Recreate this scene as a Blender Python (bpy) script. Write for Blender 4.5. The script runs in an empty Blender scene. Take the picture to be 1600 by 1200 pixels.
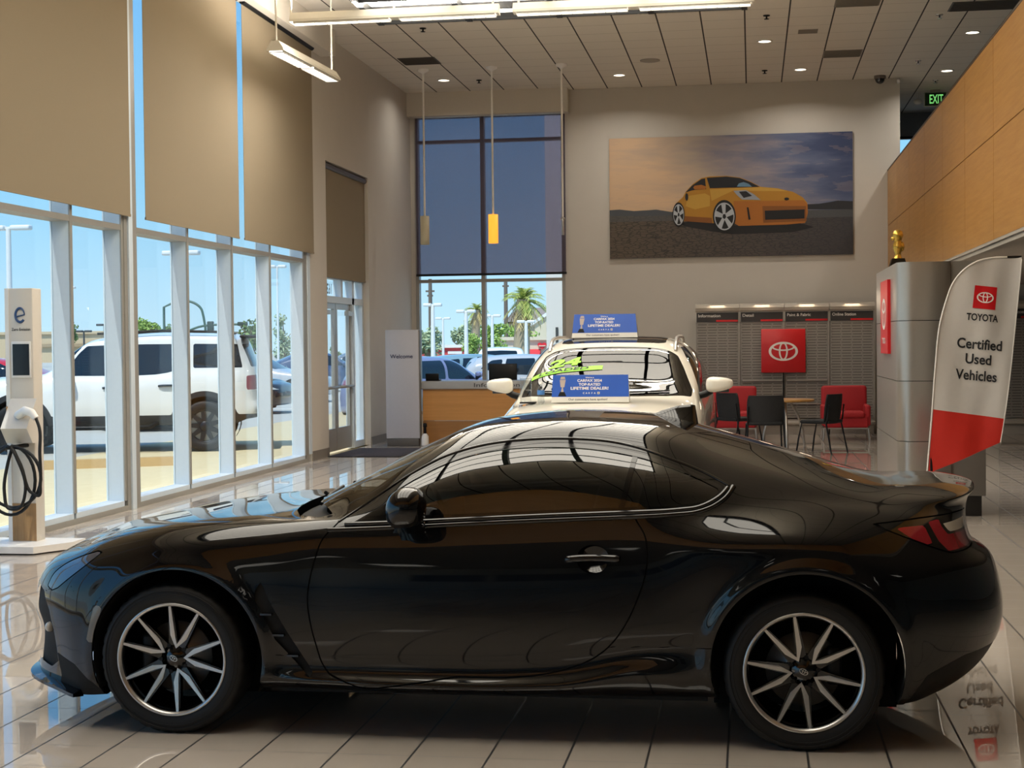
import bpy, bmesh, math, random
import numpy as np
from math import sin, cos, pi, radians, sqrt, atan2, tan
from mathutils import Vector, Matrix

random.seed(7)
C = bpy.context.scene.collection

# ------------------------------------------------------------------ camera
F_PX, PITCH, ROLL, YAW, CAM_H = 2428.5, 0.0249, -0.0105, 0.1534, 1.5937


def make_camera():
    fw = Vector((-sin(YAW) * cos(PITCH), cos(YAW) * cos(PITCH), -sin(PITCH)))
    rt = Vector((cos(YAW), sin(YAW), 0))
    up = rt.cross(fw)
    r2 = rt * cos(ROLL) + up * sin(ROLL)
    u2 = -rt * sin(ROLL) + up * cos(ROLL)
    cd = bpy.data.cameras.new('camera')
    cd.sensor_width = 36
    cd.lens = 36 * F_PX / 1600
    cd.clip_end = 2000
    ob = bpy.data.objects.new('camera', cd)
    C.objects.link(ob)
    m = Matrix.Identity(4)
    for i in range(3):
        m[i][0], m[i][1], m[i][2] = r2[i], u2[i], -fw[i]
    m[2][3] = CAM_H
    ob.matrix_world = m
    bpy.context.scene.camera = ob


make_camera()


# ------------------------------------------------------------------ materials
def lin(c):
    if isinstance(c, str):
        c = tuple(int(c[i:i + 2], 16) / 255 for i in (0, 2, 4))
    return tuple(x / 12.92 if x <= .04045 else ((x + .055) / 1.055) ** 2.4 for x in c[:3])


_mats = {}


def mat(name, col, rough=.5, metal=0, spec=.5, ior=1.5, coat=0, emit=0, noise=.04, nscale=30, bump=0, alpha=None):
    """principled material with a slight procedural variation of its colour"""
    if name in _mats:
        return _mats[name]
    m = bpy.data.materials.new(name)
    m.use_nodes = True
    nt = m.node_tree
    b = nt.nodes['Principled BSDF']
    c = lin(col)
    b.inputs['Base Color'].default_value = (*c, 1)
    b.inputs['Roughness'].default_value = rough
    b.inputs['Metallic'].default_value = metal
    b.inputs['Specular IOR Level'].default_value = spec
    b.inputs['IOR'].default_value = ior
    if coat:
        b.inputs['Coat Weight'].default_value = coat
        b.inputs['Coat Roughness'].default_value = .02
    if emit:
        b.inputs['Emission Color'].default_value = (*c, 1)
        b.inputs['Emission Strength'].default_value = emit
    elif noise or bump:
        tc = nt.nodes.new('ShaderNodeTexCoord')
        nz = nt.nodes.new('ShaderNodeTexNoise')
        nz.inputs['Scale'].default_value = nscale
        nz.inputs['Detail'].default_value = 3
        nt.links.new(tc.outputs['Object'], nz.inputs['Vector'])
        if noise:
            mx = nt.nodes.new('ShaderNodeMix')
            mx.data_type = 'RGBA'
            mx.inputs[6].default_value = (*[x * (1 - noise) for x in c], 1)
            mx.inputs[7].default_value = (*[min(1, x * (1 + noise)) for x in c], 1)
            nt.links.new(nz.outputs['Fac'], mx.inputs[0])
            nt.links.new(mx.outputs[2], b.inputs['Base Color'])
        if bump:
            bp = nt.nodes.new('ShaderNodeBump')
            bp.inputs['Strength'].default_value = bump
            bp.inputs['Distance'].default_value = .01
            nt.links.new(nz.outputs['Fac'], bp.inputs['Height'])
            nt.links.new(bp.outputs['Normal'], b.inputs['Normal'])
    _mats[name] = m
    return m


def glass(name, tint, refl=1.0, ior=1.5):
    """thin pane: see-through tint with a mirror-like Fresnel reflection"""
    if name in _mats:
        return _mats[name]
    m = bpy.data.materials.new(name)
    m.use_nodes = True
    nt = m.node_tree
    nt.nodes.clear()
    out = nt.nodes.new('ShaderNodeOutputMaterial')
    tr = nt.nodes.new('ShaderNodeBsdfTransparent')
    tr.inputs[0].default_value = (*tint, 1)
    gl = nt.nodes.new('ShaderNodeBsdfGlossy')
    gl.inputs['Roughness'].default_value = 0.0
    gl.inputs[0].default_value = (refl, refl, refl, 1)
    fr = nt.nodes.new('ShaderNodeFresnel')
    ge = nt.nodes.new('ShaderNodeNewGeometry')
    mr = nt.nodes.new('ShaderNodeMapRange')      # same reflection on both faces of the pane
    mr.inputs['To Min'].default_value = ior
    mr.inputs['To Max'].default_value = 1 / ior
    nt.links.new(ge.outputs['Backfacing'], mr.inputs['Value'])
    nt.links.new(mr.outputs[0], fr.inputs[0])
    mx = nt.nodes.new('ShaderNodeMixShader')
    nt.links.new(fr.outputs[0], mx.inputs[0])
    nt.links.new(tr.outputs[0], mx.inputs[1])
    nt.links.new(gl.outputs[0], mx.inputs[2])
    nt.links.new(mx.outputs[0], out.inputs[0])
    _mats[name] = m
    return m


class NT:
    """small node-graph helper"""
    def __init__(s, name, **kw):
        s.m = bpy.data.materials.new(name)
        s.m.use_nodes = True
        s.t = s.m.node_tree
        s.b = s.t.nodes['Principled BSDF']
        for k, v in kw.items():
            s.b.inputs[k.replace('_', ' ')].default_value = v
        g = s.t.nodes.new('ShaderNodeNewGeometry')
        sp = s.t.nodes.new('ShaderNodeSeparateXYZ')
        s.t.links.new(g.outputs['Position'], sp.inputs[0])
        s.pos = g.outputs['Position']
        s.x, s.y, s.z = sp.outputs

    def math(s, op, a, b=None, c=None):
        n = s.t.nodes.new('ShaderNodeMath')
        n.operation = op
        for i, q in enumerate((a, b, c)):
            if q is None:
                continue
            if isinstance(q, (int, float)):
                n.inputs[i].default_value = q
            else:
                s.t.links.new(q, n.inputs[i])
        return n.outputs[0]

    def lines(s, coord, off, period, half):
        """1 on a thin line repeated every period"""
        f = s.math('FRACT', s.math('DIVIDE', s.math('SUBTRACT', coord, off), period))
        d = s.math('MINIMUM', f, s.math('SUBTRACT', 1.0, f))
        return s.math('LESS_THAN', d, half / period)

    def mix(s, fac, a, b):
        n = s.t.nodes.new('ShaderNodeMix')
        n.data_type = 'RGBA'
        for i, q in ((0, fac), (6, a), (7, b)):
            if isinstance(q, tuple):
                n.inputs[i].default_value = (*q, 1)
            elif isinstance(q, (int, float)):
                n.inputs[i].default_value = q
            else:
                s.t.links.new(q, n.inputs[i])
        return n.outputs[2]

    def noise(s, scale, detail=3, vec=None, rough=.5, stretch=None):
        n = s.t.nodes.new('ShaderNodeTexNoise')
        n.inputs['Scale'].default_value = scale
        n.inputs['Detail'].default_value = detail
        n.inputs['Roughness'].default_value = rough
        v = vec or s.pos
        if stretch:
            mp = s.t.nodes.new('ShaderNodeMapping')
            mp.inputs['Scale'].default_value = stretch
            s.t.links.new(v, mp.inputs[0])
            v = mp.outputs[0]
        s.t.links.new(v, n.inputs['Vector'])
        return n.outputs['Fac']

    def ramp(s, fac, stops):
        n = s.t.nodes.new('ShaderNodeValToRGB')
        e = n.color_ramp.elements
        while len(e) < len(stops):
            e.new(.5)
        for i, (p, c) in enumerate(stops):
            e[i].position = p
            e[i].color = (*c, 1)
        s.t.links.new(fac, n.inputs[0])
        return n.outputs[0]

    def color(s, o):
        s.t.links.new(o, s.b.inputs['Base Color'])

    def rough(s, o):
        s.t.links.new(o, s.b.inputs['Roughness'])

    def bump(s, h, strength=.3, dist=.01):
        n = s.t.nodes.new('ShaderNodeBump')
        n.inputs['Strength'].default_value = strength
        n.inputs['Distance'].default_value = dist
        s.t.links.new(h, n.inputs['Height'])
        s.t.links.new(n.outputs[0], s.b.inputs['Normal'])


# ------------------------------------------------------------------ mesh builder
_textcache = {}


def text_geo(s, bold=0.0):
    key = (s, bold)
    if key not in _textcache:
        cu = bpy.data.curves.new('lettering', 'FONT')
        cu.body = s
        cu.size = 1
        cu.align_x = 'CENTER'
        cu.align_y = 'CENTER'
        cu.offset = bold
        cu.resolution_u = 4
        ob = bpy.data.objects.new('lettering', cu)
        C.objects.link(ob)
        dg = bpy.context.evaluated_depsgraph_get()
        me = bpy.data.meshes.new_from_object(ob.evaluated_get(dg))
        vs = [tuple(v.co) for v in me.vertices]
        fs = [tuple(p.vertices) for p in me.polygons]
        bpy.data.objects.remove(ob)
        bpy.data.curves.remove(cu)
        bpy.data.meshes.remove(me)
        xs = [v[0] for v in vs]
        ys = [v[1] for v in vs]
        cx, cy = (min(xs) + max(xs)) / 2, (min(ys) + max(ys)) / 2
        vs = [(v[0] - cx, v[1] - cy, 0) for v in vs]
        _textcache[key] = (vs, fs, max(xs) - min(xs), max(ys) - min(ys))
    return _textcache[key]


class MB:
    def __init__(s):
        s.v, s.f, s.m, s.sm = [], [], [], []
        s.mi = 0
        s.smooth = False
        s.M = None

    def add(s, vs, fs, smooth=None):
        o = len(s.v)
        if s.M is not None:
            vs = [tuple(s.M @ Vector(q)) for q in vs]
        s.v += [tuple(q) for q in vs]
        for f in fs:
            s.f.append(tuple(i + o for i in f))
            s.m.append(s.mi)
            s.sm.append(s.smooth if smooth is None else smooth)
        return s

    def box(s, x0, x1, y0, y1, z0, z1):
        v = [(x, y, z) for z in (z0, z1) for y in (y0, y1) for x in (x0, x1)]
        return s.add(v, [(0, 2, 3, 1), (4, 5, 7, 6), (0, 1, 5, 4), (2, 6, 7, 3), (0, 4, 6, 2), (1, 3, 7, 5)], False)

    def bbox(s, c, size, bev=.01, seg=2, M=None, smooth=True):
        bm = bmesh.new()
        bmesh.ops.create_cube(bm, size=1)
        for v in bm.verts:
            v.co = Vector((v.co.x * size[0], v.co.y * size[1], v.co.z * size[2]))
        bmesh.ops.bevel(bm, geom=bm.edges[:], offset=bev, segments=seg, profile=.5, affect='EDGES')
        bm.verts.ensure_lookup_table()
        vs = [v.co.copy() for v in bm.verts]
        if M is not None:
            vs = [M @ v for v in vs]
        vs = [(v.x + c[0], v.y + c[1], v.z + c[2]) for v in vs]
        fs = [tuple(l.vert.index for l in f.loops) for f in bm.faces]
        bm.free()
        return s.add(vs, fs, smooth)

    def cyl(s, p0, p1, r0, r1=None, n=16, cap=True):
        r1 = r0 if r1 is None else r1
        p0, p1 = Vector(p0), Vector(p1)
        d = (p1 - p0).normalized()
        a = d.orthogonal().normalized()
        b = d.cross(a)
        vs = []
        for p, r in ((p0, r0), (p1, r1)):
            vs += [p + a * (r * cos(2 * pi * i / n)) + b * (r * sin(2 * pi * i / n)) for i in range(n)]
        fs = [(i, (i + 1) % n, n + (i + 1) % n, n + i) for i in range(n)]
        s.add(vs, fs, True)
        if cap:
            s.add(vs, [tuple(range(n - 1, -1, -1)), tuple(range(n, 2 * n))], False)
        return s

    def tube(s, pts, r, n=8, closed=False, cap=True):
        pts = [Vector(p) for p in pts]
        N = len(pts)
        rr = r if isinstance(r, (list, tuple)) else [r] * N
        vs = []
        prev = None
        for i, p in enumerate(pts):
            if closed:
                t = pts[(i + 1) % N] - pts[i - 1]
            else:
                t = pts[min(i + 1, N - 1)] - pts[max(i - 1, 0)]
            t.normalize()
            if prev is None:
                a = t.orthogonal().normalized()
            else:
                a = (prev - t * prev.dot(t))
                a = a.normalized() if a.length > 1e-6 else t.orthogonal().normalized()
            prev = a
            b = t.cross(a)
            vs += [p + a * (rr[i] * cos(2 * pi * j / n)) + b * (rr[i] * sin(2 * pi * j / n)) for j in range(n)]
        fs = []
        for i in range(N if closed else N - 1):
            k = (i + 1) % N
            fs += [(i * n + j, i * n + (j + 1) % n, k * n + (j + 1) % n, k * n + j) for j in range(n)]
        s.add(vs, fs, True)
        if cap and not closed:
            s.add(vs, [tuple(range(n - 1, -1, -1)), tuple((N - 1) * n + j for j in range(n))], False)
        return s

    def prism(s, poly, d0, d1, ax='xz', smooth=False):
        """polygon in plane ax extruded along the third axis from d0 to d1"""
        third = ({'x', 'y', 'z'} - set(ax)).pop()

        def P(a, b, d):
            q = {ax[0]: a, ax[1]: b, third: d}
            return (q['x'], q['y'], q['z'])
        n = len(poly)
        vs = [P(a, b, d0) for a, b in poly] + [P(a, b, d1) for a, b in poly]
        s.add(vs, [(i, (i + 1) % n, n + (i + 1) % n, n + i) for i in range(n)], smooth)
        s.add(vs, [tuple(range(n - 1, -1, -1)), tuple(range(n, 2 * n))], False)
        return s

    def lathe(s, prof, c=(0, 0, 0), ax='z', n=32, smooth=True, close=False):
        vs = []
        for r, h in prof:
            for i in range(n):
                a = 2 * pi * i / n
                q = (r * cos(a), r * sin(a), h)
                if ax == 'y':
                    q = (q[0], q[2], q[1])
                elif ax == 'x':
                    q = (q[2], q[0], q[1])
                vs.append((q[0] + c[0], q[1] + c[1], q[2] + c[2]))
        m = len(prof)
        fs = []
        for k in range(m if close else m - 1):
            k2 = (k + 1) % m
            for i in range(n):
                j = (i + 1) % n
                fs.append((k * n + i, k * n + j, k2 * n + j, k2 * n + i))
        s.add(vs, fs, smooth)
        return s

    def sph(s, c, r, nu=16, nv=10, e=1.0):
        if isinstance(r, (int, float)):
            r = (r, r, r)

        def pw(x):
            return math.copysign(abs(x) ** e, x)
        vs = []
        for j in range(nv + 1):
            t = pi * j / nv - pi / 2
            for i in range(nu):
                a = 2 * pi * i / nu
                vs.append((c[0] + r[0] * pw(cos(t)) * pw(cos(a)), c[1] + r[1] * pw(cos(t)) * pw(sin(a)), c[2] + r[2] * pw(sin(t))))
        fs = []
        for j in range(nv):
            for i in range(nu):
                k = (i + 1) % nu
                fs.append((j * nu + i, j * nu + k, (j + 1) * nu + k, (j + 1) * nu + i))
        return s.add(vs, fs, True)

    def grid(s, fn, nu, nv, smooth=True):
        vs = [fn(i / nu, j / nv) for j in range(nv + 1) for i in range(nu + 1)]
        w = nu + 1
        fs = [(j * w + i, j * w + i + 1, (j + 1) * w + i + 1, (j + 1) * w + i) for j in range(nv) for i in range(nu)]
        return s.add(vs, fs, smooth)

    def text(s, txt, o, height, right=(1, 0, 0), up=(0, 0, 1), bold=0.0, width=None, lift=0.0, capital=.70):
        """flat lettering centred on o; height = height of a capital"""
        vs, fs, w, h = text_geo(txt, bold)
        k = height / capital
        kx = k if width is None else width / w
        R, U, O = Vector(right), Vector(up), Vector(o)
        O = O + R.cross(U) * lift
        return s.add([O + R * (v[0] * kx) + U * (v[1] * k) for v in vs], fs, False)

    def ring(s, o, a, b, t, right=(1, 0, 0), up=(0, 0, 1), n=40, tx=None):
        """flat elliptic ring, half axes a, b, line width t"""
        R, U, O = Vector(right), Vector(up), Vector(o)
        tx = t if tx is None else tx
        vs = []
        for i in range(n):
            q = 2 * pi * i / n
            vs.append(O + R * (a * cos(q)) + U * (b * sin(q)))
            vs.append(O + R * ((a - tx) * cos(q)) + U * ((b - t) * sin(q)))
        return s.add(vs, [(2 * i, 2 * ((i + 1) % n), 2 * ((i + 1) % n) + 1, 2 * i + 1) for i in range(n)], False)

    def emblem(s, o, w, right=(1, 0, 0), up=(0, 0, 1)):
        """three interlocking ellipses, w = overall width"""
        R, U, O = Vector(right), Vector(up), Vector(o)
        nrm = R.cross(U)
        a = w / 2
        b = a * .66
        s.ring(O, a, b, a * .125, R, U, tx=a * .175)
        s.ring(O + U * (b * .48) + nrm * .0007, a * .80, b * .44, a * .10, R, U, tx=a * .14)
        s.ring(O + U * (b * .02) + nrm * .0014, a * .31, b * .95, a * .11, R, U, tx=a * .115)
        return s

    def build(s, name, mats, parent=None, world=True, **props):
        me = bpy.data.meshes.new(name)
        vs = s.v
        if parent is not None and world:
            inv = parent_matrix(parent).inverted()
            vs = [tuple(inv @ Vector(q)) for q in vs]
        me.from_pydata(vs, [], s.f)
        if not isinstance(mats, (list, tuple)):
            mats = [mats]
        for m in mats:
            me.materials.append(m)
        me.polygons.foreach_set('material_index', s.m)
        me.polygons.foreach_set('use_smooth', s.sm)
        me.update()
        ob = bpy.data.objects.new(name, me)
        C.objects.link(ob)
        if parent is not None:
            ob.parent = parent
        for k, v in props.items():
            ob[k] = v
        return ob


def parent_matrix(o):
    m = Matrix.LocRotScale(o.location, o.rotation_euler, o.scale)
    return parent_matrix(o.parent) @ m if o.parent else m


def tag(o, label, cat, group=None):
    o['label'] = label
    o['category'] = cat
    if group:
        o['group'] = group
    return o


def thing(name, label, cat, loc=(0, 0, 0), rz=0, group=None):
    o = bpy.data.objects.new(name, None)
    o.empty_display_size = .1
    C.objects.link(o)
    o.location = loc
    o.rotation_euler = (0, 0, rz)
    return tag(o, label, cat, group)


def empty(name, parent, loc=(0, 0, 0)):
    o = bpy.data.objects.new(name, None)
    o.empty_display_size = .05
    C.objects.link(o)
    o.parent = parent
    o.location = loc
    return o


def struct(name, mb, m):
    o = mb.build(name, m)
    o['kind'] = 'structure'
    return o


def copy_tree(o, parent=None):
    c = o.copy()
    C.objects.link(c)
    if parent is not None:
        c.parent = parent
    for ch in list(o.children):
        copy_tree(ch, c)
    return c
# ------------------------------------------------------------------ lofted car bodies
def pchip(t, Y, tq):
    t = np.asarray(t, float)
    Y = np.asarray(Y, float)
    h = np.diff(t)
    d = np.diff(Y, axis=0) / h[:, None]
    m = np.zeros_like(Y)
    a, b = d[:-1], d[1:]
    w1 = (2 * h[1:] + h[:-1])[:, None]
    w2 = (h[1:] + 2 * h[:-1])[:, None]
    with np.errstate(divide='ignore', invalid='ignore'):
        hm = (w1 + w2) / (w1 / a + w2 / b)
    m[1:-1] = np.where(a * b > 0, hm, 0)
    m[0], m[-1] = d[0], d[-1]
    i = np.clip(np.searchsorted(t, tq, side='right') - 1, 0, len(t) - 2)
    x = ((tq - t[i]) / h[i])[:, None]
    hh = h[i][:, None]
    return (Y[i] * (1 + 2 * x) * (1 - x) ** 2 + m[i] * hh * x * (1 - x) ** 2
            + Y[i + 1] * x * x * (3 - 2 * x) + m[i + 1] * hh * x * x * (x - 1))


def gsmooth(G, ax, sig, lo, hi):
    """gaussian smoothing of grid G (ns,nk,3); lo/hi: 'mir' mirrors v at the end, 'fix' repeats it"""
    if sig <= 0:
        return G
    r = int(3 * sig + 1)
    G = np.moveaxis(G, ax, 0)
    a, b = G[1:r + 1][::-1].copy(), G[-r - 1:-1][::-1].copy()
    if lo == 'mir':
        a[..., 1] *= -1
    else:
        a = 2 * G[:1] - a
    if hi == 'mir':
        b[..., 1] *= -1
    else:
        b = 2 * G[-1:] - b
    E = np.concatenate([a, G, b])
    k = np.exp(-.5 * (np.arange(-r, r + 1) / sig) ** 2)
    k /= k.sum()
    o = sum(k[j] * E[j:j + len(G)] for j in range(2 * r + 1))
    return np.moveaxis(o, 0, ax)


class Loft:
    """table[s][k] = (u, v, w): u along the car (front to back), v half width, w height"""
    def __init__(s, T, ns, nk, ss=1.5, sk=1.2, post=None):
        T = np.array(T, float)
        S, K, _ = T.shape
        m0, m1 = T[1:2].copy(), T[-2:-1].copy()
        m0[..., 1] *= -1
        m1[..., 1] *= -1
        E = np.concatenate([m0, T, m1])
        ch = np.linalg.norm(np.diff(E, axis=0), axis=2)[:, 3:9].mean(axis=1) + .02
        t = np.concatenate([[0], np.cumsum(ch)])
        tq = np.linspace(t[1], t[-2], ns)
        A = pchip(t, E.reshape(S + 2, -1), tq).reshape(ns, K, 3)
        s.sp = np.interp(tq, t, np.arange(-1, S + 1))
        g = A[:, -2:-1].copy()
        g[..., 1] *= -1
        E = np.concatenate([A, g], axis=1)
        ch = np.linalg.norm(np.diff(E, axis=1), axis=2)[ns // 4:3 * ns // 4].mean(axis=0)
        t = np.concatenate([[0], np.cumsum(ch)])
        tq = np.linspace(0, t[-2], nk)
        s.kp = np.interp(tq, t, np.arange(K + 1))
        B = pchip(t, np.moveaxis(E, 1, 0).reshape(K + 1, -1), tq).reshape(nk, ns, 3)
        G = np.moveaxis(B, 0, 1)
        G = gsmooth(G, 0, ss, 'mir', 'mir')
        G = gsmooth(G, 1, sk, 'fix', 'mir')
        if post is not None:
            G = post(G)
        G[0, :, 1] = 0
        G[-1, :, 1] = 0
        G[:, -1, 1] = 0
        s.G = G
        du = np.gradient(G, axis=0)
        dk = np.gradient(G, axis=1)
        # mirrored differences at the symmetry plane
        du[0] = [[0, 1, 0]] * G[1] * 2
        du[-1] = -np.array([[0, 1, 0]]) * G[-2] * 2
        dk[:, -1] = -np.array([[0, 1, 0]]) * G[:, -2] * 2
        n = np.cross(dk, du)
        L = np.linalg.norm(n, axis=2, keepdims=True)
        n = n / np.maximum(L, 1e-9)
        # make outward
        c = np.array([G[..., 0].mean(), 0, G[..., 2].mean() * .8])
        if (n * (G - c)).sum() < 0:
            n = -n
        s.N = n
        sg, kg = np.meshgrid(s.sp, s.kp, indexing='ij')
        s.attr = np.concatenate([G.reshape(-1, 3), n.reshape(-1, 3), sg.reshape(-1, 1), kg.reshape(-1, 1)], axis=1)
        i, j = np.meshgrid(np.arange(ns - 1), np.arange(nk - 1), indexing='ij')
        q = (i * nk + j).ravel()
        s.faces = [tuple(f) for f in np.stack([q, q + nk, q + nk + 1, q + 1], axis=1).tolist()]
        s.ns, s.nk = ns, nk

    def at(s, u, w, kmin=1.0, kmax=9.2):
        """surface point and normal at side-view position (u, w)"""
        G = s.G
        ok = (s.kp >= kmin) & (s.kp <= kmax)
        d = (G[..., 0] - u) ** 2 + (G[..., 2] - w) ** 2
        d = np.where(ok[None, :], d, 1e9)
        i, j = np.unravel_index(np.argmin(d), d.shape)
        # refine with the local tangent plane
        p, n = G[i, j], s.N[i, j]
        v = p[1] - (n[0] * (u - p[0]) + n[2] * (w - p[2])) / n[1] if abs(n[1]) > .15 else p[1]
        return np.array([u, v, w]), n


class Sheet:
    """a growing vertex table shared by all pieces cut from a loft"""
    def __init__(s, attr):
        s.A = [attr]
        s.n = len(attr)
        s.new = []

    def all(s):
        if s.new:
            s.A.append(np.array(s.new))
            s.new = []
            s.A = [np.concatenate(s.A)]
        return s.A[0]

    def split(s, faces, fn):
        """cut faces along fn(attr)=0; returns (faces with fn<0, faces with fn>0)"""
        A = s.all()
        F = fn(A)
        F = np.where(np.abs(F) < 1e-7, 1e-7, F)
        neg, pos = [], []
        cache = {}
        Fl = F.tolist()
        for f in faces:
            sg = [Fl[i] < 0 for i in f]
            if all(sg):
                neg.append(f)
            elif not any(sg):
                pos.append(f)
            else:
                a, b = [], []
                for q in range(len(f)):
                    i, j = f[q], f[(q + 1) % len(f)]
                    (a if sg[q] else b).append(i)
                    if sg[q] != sg[(q + 1) % len(f)]:
                        key = (i, j) if i < j else (j, i)
                        if key not in cache:
                            i0, j0 = key
                            t = Fl[i0] / (Fl[i0] - Fl[j0])
                            s.new.append(A[i0] * (1 - t) + A[j0] * t)
                            cache[key] = s.n
                            s.n += 1
                        a.append(cache[key])
                        b.append(cache[key])
                if len(a) >= 3:
                    neg.append(tuple(a))
                if len(b) >= 3:
                    pos.append(tuple(b))
        s.all()
        return neg, pos


def sdf(poly, x, y):
    """signed distance to a polygon (negative inside), vectorised"""
    P = np.array(poly, float)
    Q = np.roll(P, -1, axis=0)
    d2 = np.full(x.shape, 1e9)
    ins = np.zeros(x.shape, bool)
    for (ax, ay), (bx, by) in zip(P, Q):
        ex, ey = bx - ax, by - ay
        L = ex * ex + ey * ey + 1e-12
        t = np.clip(((x - ax) * ex + (y - ay) * ey) / L, 0, 1)
        d2 = np.minimum(d2, (x - ax - t * ex) ** 2 + (y - ay - t * ey) ** 2)
        c = ((ay > y) != (by > y))
        with np.errstate(divide='ignore', invalid='ignore'):
            xi = (bx - ax) * (y - ay) / (by - ay + 1e-15) + ax
        ins ^= c & (x < xi)
    return np.where(ins, -1, 1) * np.sqrt(d2)


def ldist(line, x, y):
    P = np.array(line, float)
    d2 = np.full(x.shape, 1e9)
    for (ax, ay), (bx, by) in zip(P[:-1], P[1:]):
        ex, ey = bx - ax, by - ay
        L = ex * ex + ey * ey + 1e-12
        t = np.clip(((x - ax) * ex + (y - ay) * ey) / L, 0, 1)
        d2 = np.minimum(d2, (x - ax - t * ex) ** 2 + (y - ay - t * ey) ** 2)
    return np.sqrt(d2)


def curve(pts, n=8):
    """smooth open curve through 2D/3D points"""
    P = np.array(pts, float)
    t = np.concatenate([[0], np.cumsum(np.linalg.norm(np.diff(P, axis=0), axis=1))])
    q = np.concatenate([np.linspace(t[i], t[i + 1], n, endpoint=False) for i in range(len(t) - 1)] + [[t[-1]]])
    # catmull-rom style slopes
    m = np.zeros_like(P)
    h = np.diff(t)
    d = np.diff(P, axis=0) / h[:, None]
    m[1:-1] = (d[:-1] * h[1:, None] + d[1:] * h[:-1, None]) / (h[:-1] + h[1:])[:, None]
    m[0], m[-1] = d[0], d[-1]
    i = np.clip(np.searchsorted(t, q, side='right') - 1, 0, len(t) - 2)
    x = ((q - t[i]) / h[i])[:, None]
    hh = h[i][:, None]
    R = (P[i] * (1 + 2 * x) * (1 - x) ** 2 + m[i] * hh * x * (1 - x) ** 2
         + P[i + 1] * x * x * (3 - 2 * x) + m[i + 1] * hh * x * x * (x - 1))
    return [tuple(r) for r in R.tolist()]


def skin_object(sheet, pieces, name, mats, parent, uc=0.0, side=0, off=0.0, **props):
    """mesh object from loft faces. side 1: car's left half, -1: right half, 0: both.
    pieces: list of (faces, material index). local axes: x = u-uc, y = -v, z = w"""
    A = sheet.all()
    verts, nrm, faces, mi = [], [], [], []
    for sd in ((1, -1) if side == 0 else (side,)):
        for fs, m in pieces:
            if not fs:
                continue
            idx = np.unique(np.fromiter((i for f in fs for i in f), int))
            rem = dict(zip(idx.tolist(), range(len(verts), len(verts) + len(idx))))
            P = A[idx, :3] + A[idx, 3:6] * off
            N = A[idx, 3:6]
            verts += np.stack([P[:, 0] - uc, -sd * P[:, 1], P[:, 2]], axis=1).tolist()
            nn = np.stack([N[:, 0], -sd * N[:, 1], N[:, 2]], axis=1)
            nrm += nn.tolist()
            for f in fs:
                g = tuple(rem[i] for i in f)
                faces.append(g)
                mi.append(m)
    if not faces:
        return None
    # consistent outward winding
    V = np.array(verts)
    Nn = np.array(nrm)
    out = []
    for f in faces:
        a, b, c = V[f[0]], V[f[1]], V[f[2]]
        g = np.cross(b - a, c - a)
        if len(f) > 3:
            g = g + np.cross(c - a, V[f[3]] - a)
        out.append(f if (g * Nn[list(f)].sum(axis=0)).sum() >= 0 else f[::-1])
    me = bpy.data.meshes.new(name)
    me.from_pydata(verts, [], out)
    for m in (mats if isinstance(mats, (list, tuple)) else [mats]):
        me.materials.append(m)
    me.polygons.foreach_set('material_index', mi)
    me.polygons.foreach_set('use_smooth', [True] * len(out))
    me.normals_split_custom_set_from_vertices([tuple(n) for n in nrm])
    me.update()
    ob = bpy.data.objects.new(name, me)
    C.objects.link(ob)
    ob.parent = parent
    for k, v in props.items():
        ob[k] = v
    return ob


FR = [0, 0, .10, .22, .45, .70, .90, 1.0]
WF = [.78, .93, .965, .985, 1.0, .995, .965, .925]


def auto_table(sp):
    """loft table of an everyday car from its profiles"""
    hw = sp['W'] / 2
    bu, bw = zip(*sp['belt'])
    tu, tw = zip(*sp['top'])
    sill = sp.get('sill', .2)
    rail = sp.get('rail', .70)
    rows = []

    def mid(u):
        b, t = np.interp(u, bu, bw), np.interp(u, tu, tw)
        c = min(1, max(0, (t - b) / .38))
        r = []
        for k in range(8):
            w = sill + (b - sill) * FR[k]
            r.append((u, hw * WF[k] * (1 if k else 1), w + (.02 if k == 0 else 0)))
        dh = t - b
        r.append((u, hw * (.84 + .03 * c), b + dh * (.45 + .05 * c)))
        r.append((u, hw * (.68 + (rail - .68) * c), b + dh * (.72 + .17 * c)))
        r.append((u, hw * (.36 + .06 * c), b + dh * (.93 + .055 * c)))
        r.append((u, 0, t))
        return r
    mids = [mid(u) for u in sp['stations']]
    fr, re = sp['front'], sp['rear']

    def end(prof, m, sgn, fl=(.60, .90), du=(.035, .15)):
        e0, e1, e2 = [], [], []
        for k in range(12):
            u, w = prof[k]
            vm = m[k][1]
            e0.append((u, 0, w))
            e1.append((u + sgn * du[0], fl[0] * vm, w + (m[k][2] - w) * .04))
            e2.append((u + sgn * du[1], fl[1] * vm, w + (m[k][2] - w) * .16))
        return e0, e1, e2
    f0, f1, f2 = end(fr, mids[0], 1)
    r0, r1, r2 = end(re, mids[-1], -1)
    return [f0, f1, f2] + mids + [r2, r1, r0]


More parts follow.
